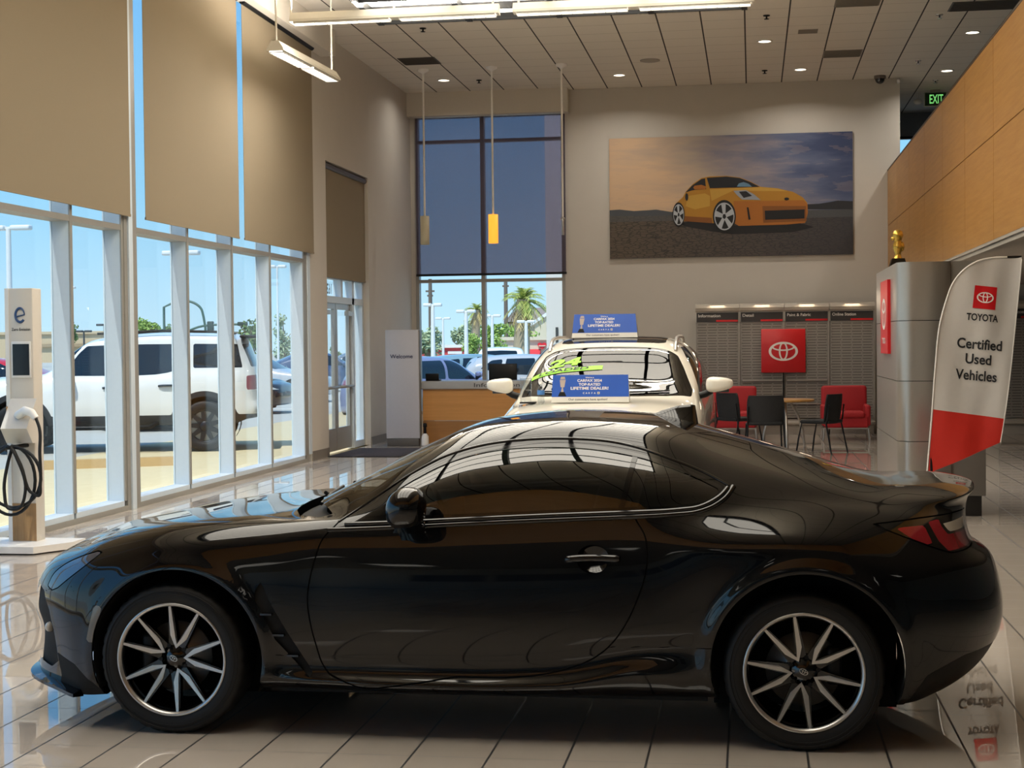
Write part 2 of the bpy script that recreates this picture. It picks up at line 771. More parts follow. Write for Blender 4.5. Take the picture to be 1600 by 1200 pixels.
def make_wheel(parent, loc, side, R=.36, rim=.25, width=.24, spokes=6, mats=None, n=32, name='wheel'):
    """simple road wheel in the car's local axes; side 1 = left (toward -y)"""
    tm, rm, dm = mats
    e = empty(name, parent, loc)
    m = MB()
    s = -side
    h = width / 2
    m.lathe([(rim - .005, -h * .8), (rim + .02, -h * .95), (R - .035, -h), (R - .012, -h * .86), (R, -h * .6), (R, h * .6), (R - .012, h * .86), (R - .035, h), (rim + .02, h * .95), (rim - .005, h * .8)], ax='y', n=n)
    m.build('tire', tm, e, world=False)
    m = MB()
    y0 = s * h * .80
    m.lathe([(rim, y0), (rim - .018, y0 + s * .004), (rim - .03, y0 - s * .02), (rim - .035, -y0)], ax='y', n=n)
    m.lathe([(rim * .30, y0 - s * .01), (rim * .26, y0 + s * .002), (0.001, y0 + s * .002)], ax='y', n=16)
    for i in range(spokes):
        a = 2 * pi * i / spokes + .3
        d = Vector((cos(a), 0, sin(a)))
        t = Vector((-sin(a), 0, cos(a)))
        w0, w1 = rim * .17, rim * .10
        y1 = y0 - s * .012
        P = [d * rim * .2 + t * w0, d * rim * .2 - t * w0, d * (rim - .01) - t * w1, d * (rim - .01) + t * w1]
        vs = [(p.x, y1 + s * .008, p.z) for p in P] + [(p.x * .99, y1 - s * .03, p.z * .99) for p in P]
        m.add(vs, [(0, 1, 2, 3), (0, 4, 5, 1), (1, 5, 6, 2), (2, 6, 7, 3), (3, 7, 4, 0)], False)
    m.build('rim', rm, e, world=False)
    m = MB()
    m.lathe([(rim - .03, y0 - s * .07), (0.001, y0 - s * .07)], ax='y', n=n)
    m.build('brake_disc', dm, e, world=False)
    return e
# ------------------------------------------------------------------ black coupe
M_paint = mat('black_paint', '0a0a0c', rough=.03, spec=.5, ior=1.58, noise=0.02)
M_gloss = mat('gloss_black_trim', (.012, .012, .013), rough=.05, ior=1.7, noise=0.02)
M_blk = mat('black_plastic', (.016, .016, .018), rough=.5, spec=.3, noise=.1)
M_dark = mat('dark_void', (.008, .008, .009), rough=.8, noise=.1)
M_rubber = mat('tire_rubber', (.022, .022, .023), rough=.62, noise=.15, nscale=60)
M_alu = mat('machined_aluminium', 'c9c7c4', rough=.28, metal=.85, noise=.03)
M_steel = mat('brushed_steel', '8d8b88', rough=.35, metal=.9, noise=.08)
M_red = mat('tail_light_red', '8e1420', rough=.08, coat=.6, noise=.1)
M_lamp = mat('clear_lamp', 'c9c6bd', rough=.12, coat=.8, noise=.05)
M_headl = mat('headlamp_lens', '3a4458', rough=.03, metal=.2, ior=2.3, noise=.5, nscale=9)
M_tint = glass('tinted_glass', (.10, .115, .11), ior=1.95)
M_wind = glass('windshield_glass', (.42, .47, .46), ior=1.75)
M_seat = mat('black_fabric_seat', (.06, .06, .062), rough=.9, noise=.15)
M_marker = mat('smoked_marker_lens', '6f6b64', rough=.12, coat=.5, noise=.1)

XF, YC, UC = -2.384, 6.977, 1.29
T_coupe = [
 [(-.70,0,.17),(-.80,0,.165),(-.83,0,.20),(-.80,0,.36),(-.835,0,.47),(-.825,0,.56),(-.80,0,.615),(-.78,0,.645),(-.755,0,.668),(-.72,0,.695),(-.65,0,.73),(-.56,0,.768)],
 [(-.66,.38,.17),(-.755,.42,.15),(-.785,.44,.19),(-.76,.44,.35),(-.80,.42,.46),(-.79,.40,.56),(-.765,.38,.62),(-.74,.36,.655),(-.71,.34,.68),(-.66,.32,.71),(-.58,.26,.748),(-.51,0,.786)],
 [(-.56,.60,.16),(-.50,.725,.128),(-.52,.74,.17),(-.545,.745,.34),(-.575,.738,.455),(-.60,.712,.57),(-.60,.675,.64),(-.575,.65,.68),(-.545,.60,.712),(-.50,.52,.745),(-.45,.36,.782),(-.44,0,.798)],
 [(-.36,.68,.16),(-.37,.80,.135),(-.38,.835,.19),(-.38,.845,.36),(-.39,.85,.47),(-.385,.84,.60),(-.37,.80,.705),(-.36,.755,.745),(-.35,.69,.775),(-.34,.58,.798),(-.33,.36,.812),(-.33,0,.818)],
 [(0,.68,.16),(0,.81,.17),(0,.86,.24),(0,.872,.33),(0,.885,.46),(0,.880,.64),(0,.845,.765),(0,.80,.815),(0,.735,.842),(0,.61,.858),(0,.36,.866),(0,0,.868)],
 [(.40,.68,.16),(.40,.80,.19),(.40,.868,.235),(.40,.862,.30),(.40,.872,.45),(.40,.868,.635),(.40,.838,.785),(.40,.80,.842),(.40,.748,.868),(.40,.64,.885),(.40,.38,.895),(.40,0,.90)],
 [(.66,.68,.17),(.66,.80,.185),(.66,.888,.235),(.66,.853,.275),(.66,.866,.45),(.66,.860,.63),(.66,.836,.79),(.66,.803,.858),(.66,.775,.878),(.66,.745,.885),(.66,.42,.998),(.66,0,1.01)],
 [(.95,.68,.17),(.95,.80,.178),(.95,.896,.226),(.95,.852,.272),(.95,.866,.45),(.95,.860,.63),(.95,.836,.79),(.95,.803,.872),(.95,.766,.965),(.95,.670,1.065),(.95,.40,1.142),(.95,0,1.158)],
 [(1.25,.68,.17),(1.25,.80,.178),(1.25,.898,.226),(1.25,.852,.272),(1.25,.866,.45),(1.25,.860,.63),(1.25,.836,.795),(1.25,.803,.888),(1.25,.748,1.045),(1.25,.612,1.200),(1.25,.36,1.259),(1.25,0,1.270)],
 [(1.6,.68,.17),(1.6,.80,.183),(1.6,.897,.236),(1.6,.852,.29),(1.6,.866,.45),(1.6,.860,.64),(1.6,.836,.805),(1.6,.803,.908),(1.6,.742,1.08),(1.6,.585,1.252),(1.6,.33,1.287),(1.6,0,1.298)],
 [(1.95,.68,.17),(1.95,.80,.187),(1.95,.890,.285),(1.95,.856,.36),(1.95,.868,.46),(1.95,.864,.65),(1.95,.842,.815),(1.95,.805,.925),(1.95,.742,1.075),(1.95,.585,1.225),(1.95,.33,1.266),(1.95,0,1.280)],
 [(2.25,.68,.17),(2.25,.80,.19),(2.25,.865,.28),(2.25,.868,.38),(2.25,.88,.48),(2.25,.882,.68),(2.25,.880,.798),(2.25,.785,.932),(2.25,.735,1.02),(2.25,.60,1.115),(2.25,.34,1.178),(2.25,0,1.205)],
 [(2.575,.66,.18),(2.575,.81,.19),(2.575,.875,.28),(2.575,.885,.38),(2.575,.896,.50),(2.575,.896,.70),(2.575,.886,.812),(2.575,.775,.93),(2.575,.70,.975),(2.575,.61,1.03),(2.575,.35,1.085),(2.575,0,1.112)],
 [(2.93,.64,.20),(2.94,.79,.17),(2.95,.845,.25),(2.95,.86,.38),(2.95,.875,.50),(2.95,.868,.66),(2.95,.82,.81),(2.95,.755,.90),(2.95,.68,.935),(2.95,.60,.965),(2.95,.36,.995),(2.95,0,1.003)],
 [(3.05,.52,.22),(3.08,.66,.185),(3.14,.70,.26),(3.19,.72,.37),(3.22,.725,.49),(3.205,.72,.68),(3.165,.69,.785),(3.13,.66,.875),(3.12,.62,.925),(3.17,.585,.968),(3.06,.34,.997),(3.02,0,1.0)],
 [(3.15,.32,.23),(3.20,.38,.20),(3.29,.42,.26),(3.36,.43,.37),(3.39,.42,.49),(3.345,.42,.695),(3.262,.41,.772),(3.24,.40,.865),(3.245,.385,.93),(3.285,.36,.980),(3.16,.24,1.002),(3.07,0,1.003)],
 [(3.2,0,.23),(3.24,0,.21),(3.35,0,.26),(3.42,0,.38),(3.435,0,.49),(3.395,0,.685),(3.305,0,.76),(3.285,0,.86),(3.295,0,.93),(3.325,0,.984),(3.19,0,1.004),(3.1,0,1.005)],
]
ARCH = ((.02, .312, .372), (2.588, .325, .374))


def flare(G):
    for cu, cw, R in ARCH:
        r = np.hypot(G[..., 0] - cu, G[..., 2] - cw)
        b = .012 * np.exp(-((r - R - .012) / .035) ** 2) * (G[..., 2] > .2) * (G[..., 1] > .6)
        G[..., 1] += b
    return G


LC = Loft(T_coupe, 330, 120, 2.2, 1.6, flare)
coupe = thing('black_coupe', 'black two-door sports coupe seen from its left side, nearest the camera', 'car', (XF + UC, YC, 0))
SH = Sheet(LC.attr)
U, V, W, S_, K_ = 0, 1, 2, 6, 7
body = LC.faces
# wheel openings
for cu, cw, R in ARCH:
    _, body = SH.split(body, lambda A: np.hypot(A[:, U] - cu, A[:, W] - cw) - R)

# ---- side windows
dlo = curve([(.712, .872), (.85, .962), (.99, 1.053), (1.127, 1.121), (1.29, 1.168), (1.532, 1.190), (1.744, 1.181), (1.902, 1.156), (2.058, 1.111), (2.187, 1.059), (2.262, 1.022)], 6)
dlo += curve([(2.270, 1.005), (2.235, .972), (2.19, .952), (2.13, .943), (1.899, .930), (1.6, .917), (1.249, .900), (.95, .884), (.76, .873)], 4)
win, body = SH.split(body, lambda A: np.maximum(sdf(dlo, A[:, U], A[:, W]), A[:, K_] - 9.6))
frame, win = SH.split(win, lambda A: -(sdf(dlo, A[:, U], A[:, W]) + .014))
bline = lambda A: A[:, U] - (1.859 + (A[:, W] - .921) * .25)
fr2, win = SH.split(win, lambda A: np.abs(bline(A)) - .011)
wdoor, wquart = SH.split(win, bline)
corner = lambda A: A[:, U] - (.985 + (A[:, W] - 1.0) * .12)   # mirror sail corner
sail, wdoor = SH.split(wdoor, lambda A: A[:, U] - .90)

# ---- windshield, rear window, hood, cowl
wsp = [(.50, -.1), (.50, .2), (.53, .40), (.58, .58), (.655, .705), (.75, .690), (.86, .665), (.97, .635), (1.06, .592), (1.11, .54), (1.135, .3), (1.14, -.1)]
ws, body = SH.split(body, lambda A: np.maximum(sdf(wsp, A[:, U], A[:, V]), 8.2 - A[:, K_]))
wsf, ws = SH.split(ws, lambda A: -(sdf(wsp, A[:, U], np.abs(A[:, V])) + .02))
rwp = [(2.19, -.1), (2.18, .3), (2.15, .47), (2.20, .53), (2.5, .565), (2.75, .575), (2.87, .53), (2.92, .35), (2.93, -.1)]
rw, body = SH.split(body, lambda A: np.maximum(sdf(rwp, A[:, U], A[:, V]), 8.6 - A[:, K_]))
cwp = [(.405, -.1), (.41, .2), (.43, .40), (.455, .55), (.50, .665), (.60, .725), (.655, .71), (.58, .582), (.53, .402), (.50, .2), (.50, -.1)]
cowl, body = SH.split(body, lambda A: np.maximum(sdf(cwp, A[:, U], A[:, V]), 7.6 - A[:, K_]))
hdp = [(-.80, -.1), (-.76, .3), (-.66, .42), (-.52, .545), (-.36, .66), (-.1, .715), (.2, .745), (.45, .755), (.52, .72), (.50, .665), (.455, .55), (.43, .40), (.41, .2), (.405, -.1)]
hf = lambda A: np.maximum(sdf(hdp, A[:, U], A[:, V]), 7.05 - A[:, K_])
hood, body = SH.split(body, lambda A: hf(A) + .0025)
_, body = SH.split(body, lambda A: hf(A) - .0025)

# ---- door
door_ol = [(.692, .865), (.64, .806), (.618, .74), (.595, .649), (.585, .57), (.595, .478), (.62, .374), (.646, .295), (.673, .262)]
door_ol += [(1.2, .262), (1.5, .272), (1.632, .298), (1.748, .344), (1.812, .392), (1.876, .474), (1.927, .577), (1.961, .678), (1.972, .767), (1.957, .843), (1.925, .893), (1.905, .935), (1.88, 1.0), (.72, .9)]
door_ol = curve(door_ol, 3)
dfld = lambda A: np.maximum(sdf(door_ol, A[:, U], A[:, W]), A[:, K_] - 8.3)
door, body = SH.split(body, lambda A: dfld(A) + .003)
_, body = SH.split(body, lambda A: dfld(A) - .003)
hcup = lambda A: np.hypot((A[:, U] - 1.754) / .066, (A[:, W] - .741) / .056) - 1
_, door = SH.split(door, lambda A: hcup(A) * .05)

# ---- lamps
hlp = curve([(-.625, .578), (-.60, .625), (-.545, .668), (-.44, .716), (-.355, .742)], 5) + curve([(-.332, .738), (-.40, .684), (-.485, .624), (-.545, .582)], 5) + [(-.585, .567)]
hlf = lambda A: np.maximum(sdf(hlp, A[:, U], A[:, W]), .40 - A[:, V])
hl, body = SH.split(body, lambda A: hlf(A) + .002)
_, body = SH.split(body, lambda A: hlf(A) - .003)
tlp = [(2.845, .882), (3.02, .898), (3.20, .906), (3.40, .90), (3.40, .765), (3.15, .765), (3.11, .778), (2.96, .836)]
tlf = lambda A: np.maximum(sdf(tlp, A[:, U], A[:, W]), .38 - A[:, V])
tl, body = SH.split(body, lambda A: tlf(A) + .002)
_, body = SH.split(body, lambda A: tlf(A) - .003)
red1 = [(2.931, .868), (3.045, .873), (3.075, .806), (3.055, .802), (2.99, .828)]
red2 = [(3.062, .884), (3.108, .890), (3.118, .862), (3.142, .832), (3.34, .824), (3.34, .778), (3.139, .772), (3.1, .812)]
rr, tl = SH.split(tl, lambda A: np.minimum(sdf(red1, A[:, U], A[:, W]), sdf(red2, A[:, U], A[:, W])))
clr = [(3.124, .872), (3.235, .880), (3.235, .838), (3.15, .840)]
cl, tl = SH.split(tl, lambda A: sdf(clr, A[:, U], A[:, W]))
mkp = [(-.335, .530), (-.297, .525), (-.338, .372), (-.378, .372)]
mk, body = SH.split(body, lambda A: sdf(mkp, A[:, U], A[:, W]))

# ---- front grille and lower trim
gr = [(-.1, .20), (.47, .20), (.50, .30), (.47, .50), (.40, .575), (-.1, .575)]
grille, body = SH.split(body, lambda A: np.maximum(sdf(gr, A[:, V], A[:, W]), A[:, U] + .50))
dctp = [(.50, .24), (.66, .225), (.715, .26), (.722, .40), (.712, .48), (.66, .555), (.58, .57), (.51, .52)]
duct, body = SH.split(body, lambda A: np.maximum(sdf(dctp, A[:, V], A[:, W]), A[:, U] + .50))
vent_p = [(.392, .640), (.365, .600), (.362, .565), (.41, .480), (.448, .399), (.555, .282), (.592, .246), (.603, .268), (.503, .426), (.425, .556)]
vent, body = SH.split(body, lambda A: np.maximum(sdf(vent_p, A[:, U], A[:, W]), .6 - A[:, V]))
dif = [(2.90, .10), (3.05, .30), (3.20, .36), (3.60, .40), (3.60, .05)]
diff, body = SH.split(body, lambda A: np.maximum(sdf(dif, A[:, U], A[:, W]), .2 - A[:, U]))
btrim = [(-.57, .30), (-.45, .27), (-.36, .20), (-.30, .15), (-.34, .10), (-.60, .10), (-.55, .2)]
btr, body = SH.split(body, lambda A: np.maximum(sdf(btrim, A[:, U], A[:, W]), .60 - A[:, V]))
skirt, body = SH.split(body, lambda A: np.maximum(np.maximum(A[:, W] - .200, np.abs(A[:, U] - 1.3) - .93), .74 - A[:, V]))
# ---- seams
for ln in ([(-.485, .622), (-.41, .545), (-.372, .52)], [(-.76, .505), (-.66, .545), (-.49, .617)], [(1.815, .394), (1.95, .397), (2.245, .399)],
           [(3.085, .762), (3.02, .66), (2.965, .555)], [(.40, .335), (.52, .335)]):
    _, body = SH.split(body, lambda A: np.maximum(ldist(ln, A[:, U], A[:, W]) - .0022, .5 - A[:, V]))
roofln = [(1.12, .50), (1.5, .47), (1.9, .46), (2.12, .47), (2.165, .44)]
_, body = SH.split(body, lambda A: np.maximum(ldist(roofln, A[:, U], A[:, V]) - .003, 8.9 - A[:, K_]))

so = lambda pcs, name, m, side=0, off=0, parent=coupe, **kw: skin_object(SH, pcs, name, m, parent, UC, side, off, **kw)
so([(body, 0), (skirt, 1)], 'body', [M_paint, M_blk])

so([(hood, 0)], 'hood', M_paint)
so([(cowl, 0)], 'cowl', M_blk, off=-.035)
so([(wsf, 0)], 'windshield_frame', M_gloss)
so([(ws, 0)], 'windshield', M_wind)
so([(rw, 0)], 'rear_window', M_tint)
so([(grille, 0)], 'front_grille', M_blk, off=-.02)

so([(diff, 0)], 'rear_diffuser', M_blk, off=-.004)
for sd in (1, -1):
    so([(btr, 0)], 'bumper_trim', M_dark, sd)
    so([(duct, 0)], 'bumper_duct', M_blk, sd, -.03)
    dr = so([(door, 0)], 'door', M_paint, sd)
    so([(frame + fr2 + sail, 0)], 'window_frame', M_gloss, sd)
    so([(wdoor, 0)], 'side_window', M_tint, sd, -.004)
    so([(wquart, 0)], 'quarter_window', M_tint, sd, -.004)
    so([(hl, 0)], 'headlight', M_headl, sd)
    tlo = so([(tl, 0), (rr, 1), (cl, 2)], 'taillight', [M_gloss, M_red, M_lamp], sd)
    so([(mk, 0)], 'side_marker', M_marker, sd, label='grey smoked marker lens')
    so([(vent, 0)], 'fender_vent', M_blk, sd, -.03)
    # handle: bowl, grip, lock cap
    m = MB()
    hp, hn = LC.at(1.754, .741)

    def sfc(u, w, off=0.0, kmax=9.2):
        p, n = LC.at(u, w, kmax=kmax)
        p = p + n * off
        return (p[0] - UC, -sd * p[1], p[2])

    def bowl(a, b):
        q = 2 * pi * a
        r = 1 - b
        return sfc(1.754 + .066 * r * cos(q), .741 + .056 * r * sin(q), -.028 * (1 - r * r) - .0005)
    m.grid(bowl, 28, 6)
    m.build('handle_recess', M_paint, dr, world=False)
    m = MB()
    gp = curve([(1.645, .737), (1.68, .742), (1.75, .746), (1.80, .746), (1.862, .744)], 5)
    pts = [sfc(u, w, .022 if .05 < i / len(gp) else .012) for i, (u, w) in enumerate(gp)]
    m.tube(pts, [.009] + [.0155] * (len(pts) - 2) + [.012], 10)
    m.build('door_handle', M_paint, dr, world=False)
    # belt mouldings
    for nm, line, rad, off in (('belt_moulding', [(.73, .866), (.95, .876), (1.25, .892), (1.6, .910), (1.899, .923), (2.10, .934), (2.165, .942), (2.225, .966), (2.265, .994), (2.285, 1.016)], .0095, .002),
                               ('belt_trim', [(.66, .845), (.95, .858), (1.25, .875), (1.6, .893), (1.899, .907), (2.08, .918), (2.16, .926), (2.23, .950), (2.28, .985), (2.308, 1.022)], .0115, -.003)):
        m = MB()
        ln = curve(line, 8)
        m.tube([sfc(u, w, off) for u, w in ln], rad, 10)
        m.build(nm, M_gloss, coupe, world=False)
    # drip rail above the window
    m = MB()
    ln = curve([(.70, .876), (.847, .975), (.986, 1.067), (1.124, 1.137), (1.26, 1.178), (1.449, 1.204), (1.663, 1.208), (1.822, 1.195), (1.927, 1.172), (2.058, 1.128), (2.187, 1.077), (2.29, 1.025)], 6)
    m.tube([sfc(u, w, .0) for u, w in ln], .006, 8)
    m.build('window_molding', M_gloss, coupe, world=False)
    # mirror
    mr = empty('side_mirror', coupe)
    m = MB()
    cx, cy, cz = 1.028 - UC, -sd * .985, .958

    def shell(a, b):
        q = 2 * pi * a
        t = pi * (b - .5)
        r = abs(cos(t)) ** .75
        x = .078 * math.copysign(abs(cos(q)) ** .8, cos(q)) * r
        if x < 0:
            x *= 1.0 - .12 * max(0, -sin(t))
        y = .105 * math.copysign(abs(sin(q)) ** .8, sin(q)) * r
        z = .080 * math.copysign(abs(sin(t)) ** .85, sin(t)) - (.018 if x < 0 else -.0) * (-x / .078)
        return (cx + x, cy + y, cz + z)
    m.grid(shell, 32, 18)
    m.build('mirror_housing', M_paint, mr, world=False)
    m = MB()
    vs = []
    for (x0, x1, y, z) in ((.955, 1.07, .825, .845), (.955, 1.08, .90, .845), (.985, 1.09, .985, .905)):
        vs += [(x0 - UC, -sd * y, z), (x1 - UC, -sd * y, z - .004), (x1 - UC, -sd * y, z + .045), (x0 + .01 - UC, -sd * y, z + .04)]
    fs = [(0, 1, 2, 3), (8, 11, 10, 9)]
    for o in (0, 4):
        for i in range(4):
            j = (i + 1) % 4
            fs.append((o + i, o + j, o + 4 + j, o + 4 + i))
    m.add(vs, fs, True)
    m.build('mirror_arm', M_paint, mr, world=False)
# front splitter and rear spoiler lip
def contour(kk, s0, s1, off, step=2):
    j = int(np.argmin(np.abs(LC.kp - kk)))
    ii = [i for i in range(LC.ns) if s0 <= LC.sp[i] <= s1][::step]
    return [LC.G[i, j] + LC.N[i, j] * np.array([1, 1, .0]) * off for i in ii]


m = MB()
inn_ = contour(1.9, 0, 2.75, -.02)
out_ = contour(1.9, 0, 2.75, .034)
nn_ = len(inn_)
path_i = [(p[0], p[1]) for p in inn_]
path_o = [(p[0] - .012 * (1 - i / nn_), p[1]) for i, p in enumerate(out_)]
zz = [.186 - .045 * (i / nn_) for i in range(nn_)]
for sgn in (1, -1):
    vs = []
    for (a, b), (c, d), z in zip(path_i, path_o, zz):
        vs += [(a - UC, -sgn * b, z + .022), (c - UC, -sgn * d, z + .006), (c - UC, -sgn * d, z - .008), (a - UC, -sgn * b, z - .012)]
    fs = []
    for i in range(nn_ - 1):
        for q in range(4):
            r = (q + 1) % 4
            fs.append((4 * i + q, 4 * i + r, 4 * i + 4 + r, 4 * i + 4 + q))
    fs.append(tuple(4 * (nn_ - 1) + q for q in range(4)))
    m.add(vs, fs, False)
m.build('front_splitter', M_paint, coupe, world=False)
for sd in (1, -1):
    m = MB()
    p, nn = LC.at(-.70, .40)
    m.sph((-.622 - UC, -sd * .672, .40), (.02, .03, .022))
    m.build('fog_lamp', M_lamp, coupe, world=False)
# inner shell keeps light from leaking through the seams
inner = [f for f in LC.faces]
for cu, cw, R in ARCH:
    _, inner = SH.split(inner, lambda A: np.hypot(A[:, U] - cu, A[:, W] - cw) - R)
_, inner = SH.split(inner, lambda A: np.maximum(sdf(dlo, A[:, U], A[:, W]) - .01, A[:, K_] - 9.6))
_, inner = SH.split(inner, lambda A: np.maximum(sdf(wsp, A[:, U], A[:, V]) - .02, 8.0 - A[:, K_]))
_, inner = SH.split(inner, lambda A: np.maximum(sdf(rwp, A[:, U], A[:, V]) - .02, 8.4 - A[:, K_]))
_, inner = SH.split(inner, lambda A: np.maximum(sdf(cwp, A[:, U], A[:, V]) - .03, 7.5 - A[:, K_]))
_, inner = SH.split(inner, lambda A: hcup(A) * .05 - .01)
so([(inner, 0)], 'light_block_shell', M_dark, off=-.012)
# wheel wells, underbody, cabin
for cu, cw, R in ARCH:
    for sd in (1, -1):
        m = MB()
        n = 32
        vs = []
        for y in (.845, .50):
            vs += [(cu + R * .995 * cos(pi * 1.12 - 1.24 * pi * i / n) - UC, -sd * y, cw + R * .995 * sin(pi * 1.12 - 1.24 * pi * i / n)) for i in range(n + 1)]
        m.add(vs, [(i, i + 1, n + 2 + i, n + 1 + i) for i in range(n)], True)
        m.add([(cu - .37 - UC, -sd * .5, .1), (cu + .37 - UC, -sd * .5, .1), (cu + .37 - UC, -sd * .5, .69), (cu - .37 - UC, -sd * .5, .69)], [(0, 1, 2, 3)])
        m.build('wheel_well', M_dark, coupe, world=False)
m = MB()
m.box(-.55 - UC, 3.0 - UC, -.49, .49, .16, .20)
m.box(.40 - UC, 2.20 - UC, -.78, .78, .17, .22)
m.box(.75 - UC, .95 - UC, -.70, .70, .5, .86)
m.box(2.30 - UC, 2.9 - UC, -.60, .60, .5, .88)
m.build('underbody', M_dark, coupe, world=False)
for x, y in ((1.45, -.36), (1.45, .36)):
    m = MB()
    m.bbox((x - UC, y, .42), (.52, .48, .16), .05)
    m.bbox((x + .30 - UC, y, .74), (.13, .46, .60), .05, M=Matrix.Rotation(radians(14), 4, 'Y'))
    m.bbox((x + .40 - UC, y, 1.08), (.09, .24, .15), .035)
    m.build('seat', M_seat, coupe, world=False)
m = MB()
m.lathe([(.17 + .014 * cos(a), .014 * sin(a)) for a in [2 * pi * i / 8 for i in range(8)]], ax='x', n=28, close=True)
m.bbox((0, 0, 0), (.03, .12, .10), .01)
for i in range(len(m.v)):
    x, y, z = m.v[i]
    m.v[i] = (1.02 - UC + x - z * .35, y - .36, z + .86)
m.build('steering_wheel', M_blk, coupe, world=False)
# wipers on the cowl
for y0, y1 in ((-.55, .02), (-.02, .52)):
    m = MB()
    m.tube([(.56 - UC, y0, .925), (.525 - UC, (y0 + y1) / 2, .94), (.505 - UC, y1, .948)], .008, 6)
    m.tube([(.47 - UC, y1 - .05, .90), (.50 - UC, (y0 + y1) / 2, .945)], .009, 6)
    m.build('wiper', M_blk, coupe, world=False)
# antenna fin
m = MB()
vs, fs = [], []
prof = [(1.925, 1.268, 1.272), (1.985, 1.26, 1.296), (2.05, 1.25, 1.315), (2.11, 1.24, 1.322), (2.132, 1.236, 1.318), (2.145, 1.234, 1.238)]
for u, zb, zt in prof:
    h = zt - zb
    wb = .036
    for f, wd in ((0, wb), (.45, wb * .55), (.85, wb * .2), (1, .003)):
        vs.append((u - UC, -wd, zb + h * f))
    for f, wd in ((1, .003), (.85, wb * .2), (.45, wb * .55), (0, wb)):
        vs.append((u - UC, wd, zb + h * f))
for i in range(len(prof) - 1):
    for j in range(7):
        fs.append((i * 8 + j, i * 8 + j + 1, i * 8 + 9 + j, i * 8 + 8 + j))
fs.append(tuple(range(len(vs) - 8, len(vs))))
m.add(vs, fs, True)
m.build('antenna_fin', M_gloss, coupe, world=False)
# strakes inside the fender vent
for sd in (1, -1):
    for u, w in ((.418, .505), (.468, .420), (.525, .335)):
        m = MB()
        p, n = LC.at(u, w)
        m.box(u - .028 - UC, u + .02 - UC, -sd * (p[1] + .002) - .012, -sd * (p[1] + .002) + .012, w - .004, w + .004)
        m.build('vent_strake', M_gloss, coupe, world=False)


